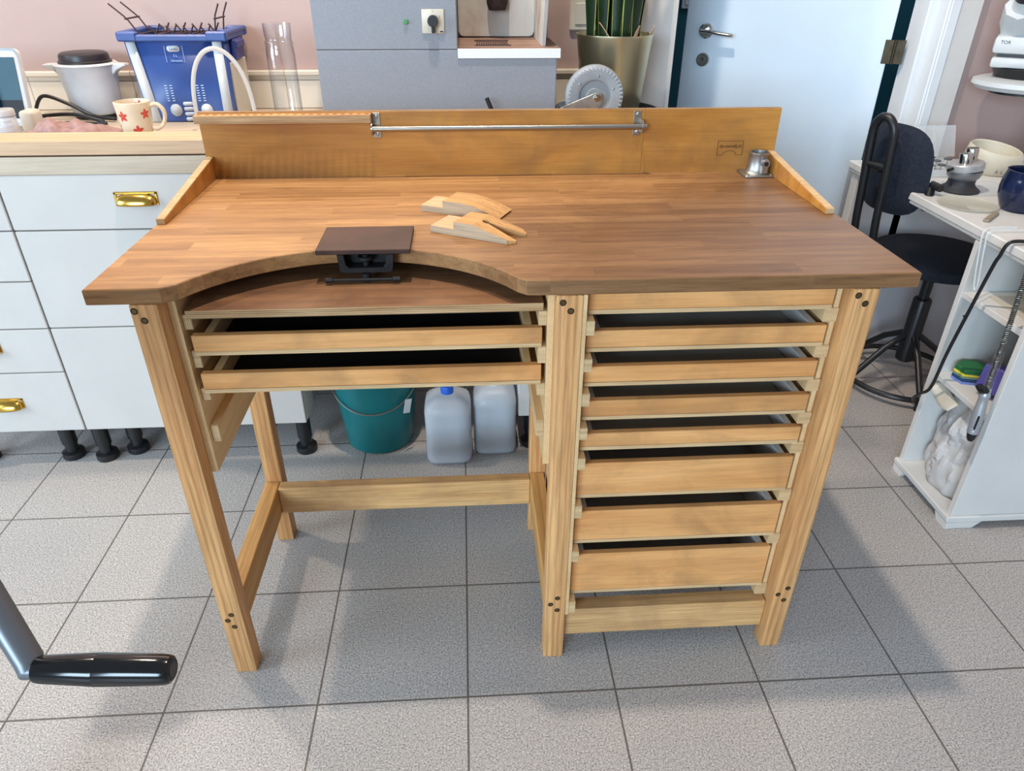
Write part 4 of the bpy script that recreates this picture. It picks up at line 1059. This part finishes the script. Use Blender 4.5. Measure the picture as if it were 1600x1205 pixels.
# clear box with polishing bits
cbx = thing('clear_box', 'clear plastic organiser box with its lid open behind the chair', 'box', (1.445, 1.25, ZD))
b = MB(); b.box(1.370, 1.525, 1.12, 1.275, ZD+.0005, ZD+.0025); b.box(1.370, 1.372, 1.12, 1.275, ZD+.0025, ZD+.022); b.box(1.523, 1.525, 1.12, 1.275, ZD+.0025, ZD+.022); b.box(1.372, 1.523, 1.12, 1.122, ZD+.0025, ZD+.022); b.box(1.372, 1.523, 1.273, 1.275, ZD+.0025, ZD+.022)
b.build('box_tray', M_CLEAR, cbx)
b = MB(); TLid = Matrix.Translation((1.362, 1.277, ZD+.022)) @ Matrix.Rotation(RD(66), 4, 'X')
b.box(0, .19, 0, .095, 0, .002, .0005, M=TLid); b.box(.125, .1265, 0, .095, -.012, 0, 0, M=TLid); b.box(0, .19, .093, .095, -.012, 0, 0, M=TLid); b.build('box_lid', clear('clear_lid_plastic', amount=.74), cbx)
bit_pos = [(1.397, 1.150), (1.413, 1.188), (1.433, 1.150), (1.449, 1.200), (1.469, 1.152), (1.417, 1.235), (1.457, 1.245), (1.495, 1.22)]
wh_ = ['front left corner', 'left middle', 'front second from left', 'centre', 'front third from left', 'back left', 'back centre', 'back right']
bit0 = None
for i, (x, y) in enumerate(bit_pos):
    if bit0 is None:
        bt = thing('polishing_bit', '', 'polishing bit', (x, y, ZD+.0026), 0, 'polishing bits in the clear box')
        MB().lathe([(0, 0), (.0013, 0), (.0013, .024), (0, .024)], (0, 0, 0), 10).build('shank', M_STEEL, bt, local=True)
        MB().lathe([(0, .0245), (.011, .0245), (.0115, .0265), (.011, .0285), (0, .029)], (0, 0, 0), 18).build('disc_head', plain('grey_abrasive', (96, 96, 100), .7), bt, local=True)
        bit0 = bt
    else:
        bt = copy_tree(bit0); bt.location = (x, y, ZD+.0026)
    bt['label'] = f'grey disc polishing bit at the {wh_[i]} of the clear box'
# spray bottle
sb = thing('white_bottle', 'white bottle with a black cap at the right edge behind the cream pot', 'bottle', (1.735, 1.13, ZD))
MB().lathe([(0, 0), (.042, 0), (.046, .005), (.046, .07), (.040, .088), (.028, .098), (0, .098)], (0, 0, 0), 36).build('bottle_body', plain('pale_blue_white_plastic', (198, 214, 224), .35), sb, local=True)
MB().lathe([(0, .138), (.030, .137), (.034, .132), (.034, .104), (.031, .098), (0, .098)], (0, 0, 0), 30).build('bottle_cap', M_BLKPL, sb, local=True)
# stereo microscope hanging over the desk
ms = thing('stereo_microscope', 'white stereo microscope head hanging over the desk at the upper right', 'microscope', (1.712, 1.30, ZD), RD(-37))
M_MS = plain('microscope_grey_white', (204, 206, 206), .4, 0, .03)
def L(prof, name, m, c=(0, 0, 0), **k): return MB().lathe(prof, c, 40).build(name, m, ms, local=True, **k)
L([(0, .213), (.10, .213), (.125, .216), (.138, .228), (.136, .240), (.11, .248), (0, .248)], 'ring_light', M_MS)
L([(0, .204), (.085, .204), (.085, .213), (0, .213)], 'lens_ring', M_BLKPL)
L([(0, .248), (.083, .248), (.095, .275), (0, .275)], 'objective', M_BLKPL)
b = MB(); b.box(-.100, .100, -.075, .075, .276, .305, .008, seg=2); b.build('lower_housing', M_MS, ms, local=True)
MB().box(-.088, .088, -.066, .066, .305, .314).build('housing_gap', M_BLKPL, ms, local=True)
b = MB(); b.box(-.105, .105, -.08, .085, .314, .362, .010, seg=2); b.build('upper_housing', M_MS, ms, local=True)
b = MB(); b.box(-.092, .092, -.06, .07, .362, .385, .008, seg=2); b.build('housing_cap', M_MS, ms, local=True)
b = MB(); b.text('TOR', .013, Matrix.Translation((-.076, -.0804, .345)) @ RX, .0004); b.build('lettering', plain('dark_grey_print', (60, 62, 64), .5), ms, local=True)
for s_ in (-1, 1):
    tx = s_*.056
    b = MB(); b.tube([(tx, .0, .352), (tx+s_*.004, -.035, .392), (tx+s_*.006, -.085, .440)], [.040, .050, .046], 8); b.tube([(tx+s_*.006, -.085, .440), (tx+s_*.006, -.11, .465)], [.028, .025], 20)
    b.build('eyepiece_tube', M_MS, ms, local=True, angle=25)
    MB().tube([(tx+s_*.006, -.11, .465), (tx+s_*.007, -.128, .483)], .028, 20).build('eyecup', M_BLKPL, ms, local=True)
b = MB(); b.tube([(.0, .08, .335), (.0, .10, .335), (.30, .10, .335)], .016, 16); b.tube([(.30, .10, 0), (.30, .10, .40)], .018, 18); b.box(.20, .36, .0, .15, 0, .012, .003); b.build('boom_stand', M_STEEL, ms, local=True)

# ------------------------------------------------------------------ swivel chair tucked under the desk
CA = RD(22)
ch = thing('swivel_chair', 'dark upholstered swivel chair with tubular back hoop at the white desk', 'chair', (1.530, 1.178, 0), CA)
def loc(f, l, z): return (f, l, z)          # local: +x faces the desk, +y to the left of the sitter
b = MB()
def seat_ring(r, z):
    return [(r*1.0*cos(a)*(1 if cos(a) > 0 else 1.02), r*1.08*sin(a), z) for a in [2*pi*i/48 for i in range(48)]]
b.lathe([(0, .435), (.165, .435), (.188, .442), (.197, .458), (.192, .474), (.165, .482), (0, .486)], (-.005, 0, 0), 48); b.build('seat', M_FABRIC, ch, local=True)
MB().cyl((0, 0, .433), (0, 0, .425), .12, seg=32).build('seat_plate', M_BLKPL, ch, local=True)
b = MB(); b.cyl((0, 0, .425), (0, 0, .30), .0165, seg=20); b.build('gas_column', M_BLKPL, ch, local=True)
b = MB(); b.lathe([(0, .315), (.026, .315), (.029, .310), (.029, .09), (.024, .085), (0, .085)], (0, 0, 0), 28); b.build('column_sleeve', M_BLKPL, ch, local=True)
b = MB()
for k in range(5):
    a = 2*pi*k/5+RD(-172)-CA
    p0 = (cos(a)*.02, sin(a)*.02, .185); p1 = (cos(a)*.20, sin(a)*.20, .030)
    q = MB().tube([p0, (cos(a)*.09, sin(a)*.09, .140), p1], .0105, 12); q.build('leg', M_BLKPL, ch, local=True)
    MB().lathe([(0, 0), (.014, 0), (.015, .02), (.012, .032), (0, .034)], (p1[0], p1[1], 0), 14).build('foot_cap', M_BLKPL, ch, local=True)
rg = [(cos(2*pi*i/60)*.195, sin(2*pi*i/60)*.195, .034) for i in range(60)]
MB().tube(rg, .0095, 10, closed=True).build('foot_ring', M_BLKPL, ch, local=True)
# back: pad and hoop
bx = -.335
def pad(u, v):
    a = 2*pi*u; k = (abs(cos(a))**3.2+abs(sin(a))**3.2)**(-1/3.2)
    l, z = .114*cos(a)*k*v, .125*sin(a)*k*v
    return (l, z)
b = MB()
for side, off in ((1, .017), (-1, -.017)):
    def fn(u, v, side=side, off=off):
        l, z = pad(u, max(v, .02)); th = off*(1-v**6)
        return (bx-.045*(z)/.125*.35+th+.020*(l/.114)**2+.0*side, l, .775+z)
    b.grid(fn, 48, 8, closed_u=True)
bmesh.ops.remove_doubles(b.bm, verts=b.bm.verts, dist=.0006); bmesh.ops.recalc_face_normals(b.bm, faces=b.bm.faces)
b.build('back_pad', M_FABRIC, ch, local=True, angle=60)
hw = .034; H0 = bx-.052
hoop = [(H0+.12, -hw-.004, .425), (H0+.045, -hw-.002, .50), (H0+.012, -hw, .60), (H0, -hw, .72), (H0-.012, -hw, .86)]
hoop += [(H0-.014-.004*sin(pi*i/10), -hw*cos(pi*i/10), .872+.048*sin(pi*i/10)) for i in range(0, 11)]
hoop += [(x, -y, z) for x, y, z in hoop[:5][::-1]]
MB().tube(spline(hoop, 3), .0112, 14).build('back_hoop', M_BLKPL, ch, local=True)
b = MB(); b.tube([(H0-.006, -hw, .79), (H0-.006, hw, .79)], .009, 12); b.tube([(H0-.005, 0, .785), (bx-.008, 0, .775)], .012, 12); b.build('hoop_bridge', M_BLKPL, ch, local=True)
b = MB(); b.tube([(bx+.035, -.112, .742), (bx-.002, -.142, .70)], [.012, .014], 12); b.tube([(bx+.035, -.112, .755), (bx+.03, -.146, .752)], .010, 12); b.build('tension_knob', M_BLKPL, ch, local=True)
b = MB(); b.tube(spline([(.0, -.05, .428), (.04, -.16, .405), (.07, -.23, .36)], 5), .007, 10); b.build('lift_lever', M_BLKPL, ch, local=True)

# ------------------------------------------------------------------ crank of the rolling mill in the near left corner
rm = thing('rolling_mill', 'steel crank with a black grip reaching in at the lower left corner', 'crank', (-.78, -.30, 0))
g0, g1 = Vector((-.3445, -.5015, .7665)), Vector((-.2305, -.5095, .7675)); ax = g1-g0
MB().tube([g0+ax*t for t in (-.004, .0, .03, .45, .455, .46, .90, .96, .985, 1.0)], [.0095, .0108, .0115,   .0137, .0136, .0137, .0128, .0122, .0114, .009], 32).build('crank_grip', plain('glossy_black_bakelite', (12, 13, 16), .14), rm)
b = MB(); b.cyl(g1-ax*.03, g1+ax*.004, .0062, seg=18); b.build('grip_end', plain('dark_end_pin', (60, 60, 62), .5), rm)
b = MB(); hub = Vector((-.470, -.386, .965)); e0 = g0-ax*.045
b.tube([hub, e0+Vector((-.002, .004, .006)), e0], [.0135, .0115, .0105], 20, flat=(1.0, .75)); b.tube([e0-ax*.055, g0+ax*.0], .0085, 20)
b.build('crank_arm', plain('grey_painted_steel', (112, 116, 122), .35, .5), rm)
b = MB(); b.tube([hub, (-.62, -.375, .965)], .015, 20); b.lathe([(0, -.016), (.03, -.016), (.03, .016), (0, .016)], hub, 28, 'x'); b.build('crank_shaft', M_STEEL, rm)
b = MB(); b.box(-.92, -.62, -.46, -.22, .86, 1.12, .01); b.cyl((-.95, -.34, 1.02), (-.60, -.34, 1.02), .05, seg=28); b.build('mill_body', plain('green_grey_enamel', (96, 112, 112), .4), rm)
b = MB(); b.box(-.90, -.66, -.44, -.24, .80, .86, .004); b.box(-.83, -.73, -.39, -.29, .02, .80, .004); b.box(-.95, -.61, -.48, -.2, 0, .02, .003); b.build('mill_stand', M_BLKSTEEL, rm)

# ------------------------------------------------------------------ light
def area(name, loc, target, size, power, col, sizey=None):
    l = bpy.data.lights.new(name, 'AREA'); l.energy = power; l.color = col; l.size = size
    if sizey: l.shape = 'RECTANGLE'; l.size_y = sizey
    o = bpy.data.objects.new(name, l); COL.objects.link(o); o.location = loc
    o.rotation_euler = (Vector(target)-Vector(loc)).to_track_quat('-Z', 'Y').to_euler(); return o
def spot(name, loc, power, col, r):
    l = bpy.data.lights.new(name, 'POINT'); l.energy = power; l.color = col; l.shadow_soft_size = r
    o = bpy.data.objects.new(name, l); COL.objects.link(o); o.location = loc; return o
area('window_light', (-3.0, -6.2, 2.3), (.3, .8, .6), 3.0, 415, (.62, .82, 1.0), 2.0)
area('side_window_light', (-3.3, -.55, 1.45), (.4, .5, .5), 1.5, 60, (.70, .86, 1.0), 1.3)
spot('ceiling_lamp', (-.02, .46, 3.2), 155, (1.0, .87, .74), .05)
spot('counter_lamp', (-1.25, .95, 3.0), 76, (1.0, .85, .70), .05)
area('under_cabinet_lamp', (-.5, 1.30, 1.50), (-.5, .6, .6), 1.2, 3.5, (1.0, .78, .55), .05)
spot('hall_fill', (1.9, 2.5, 2.2), 18, (.8, .92, 1.0), .1)  # added fill to lift the teal hallway, not a known lamp
w = bpy.data.worlds.new('daylight'); w.use_nodes = True; scene.world = w
w.node_tree.nodes['Background'].inputs[0].default_value = (.78, .88, 1.0, 1); w.node_tree.nodes['Background'].inputs[1].default_value = .36

# ------------------------------------------------------------------ camera
cd = bpy.data.cameras.new('camera'); cam = bpy.data.objects.new('camera', cd); COL.objects.link(cam)
cd.sensor_fit = 'HORIZONTAL'; cd.sensor_width = 36; cd.lens = 1115.883*36/1600; cd.clip_start = .02
cam.location = (.0275018, -.9179754, 1.2808627); cam.rotation_mode = 'XYZ'
cam.rotation_euler = (1.03144492, -3.44540813e-03, -6.20153780e-02)
scene.camera = cam
scene.view_settings.view_transform = 'Standard'; scene.view_settings.look = 'None'
scene.view_settings.exposure = 0.2; scene.view_settings.gamma = 1.0
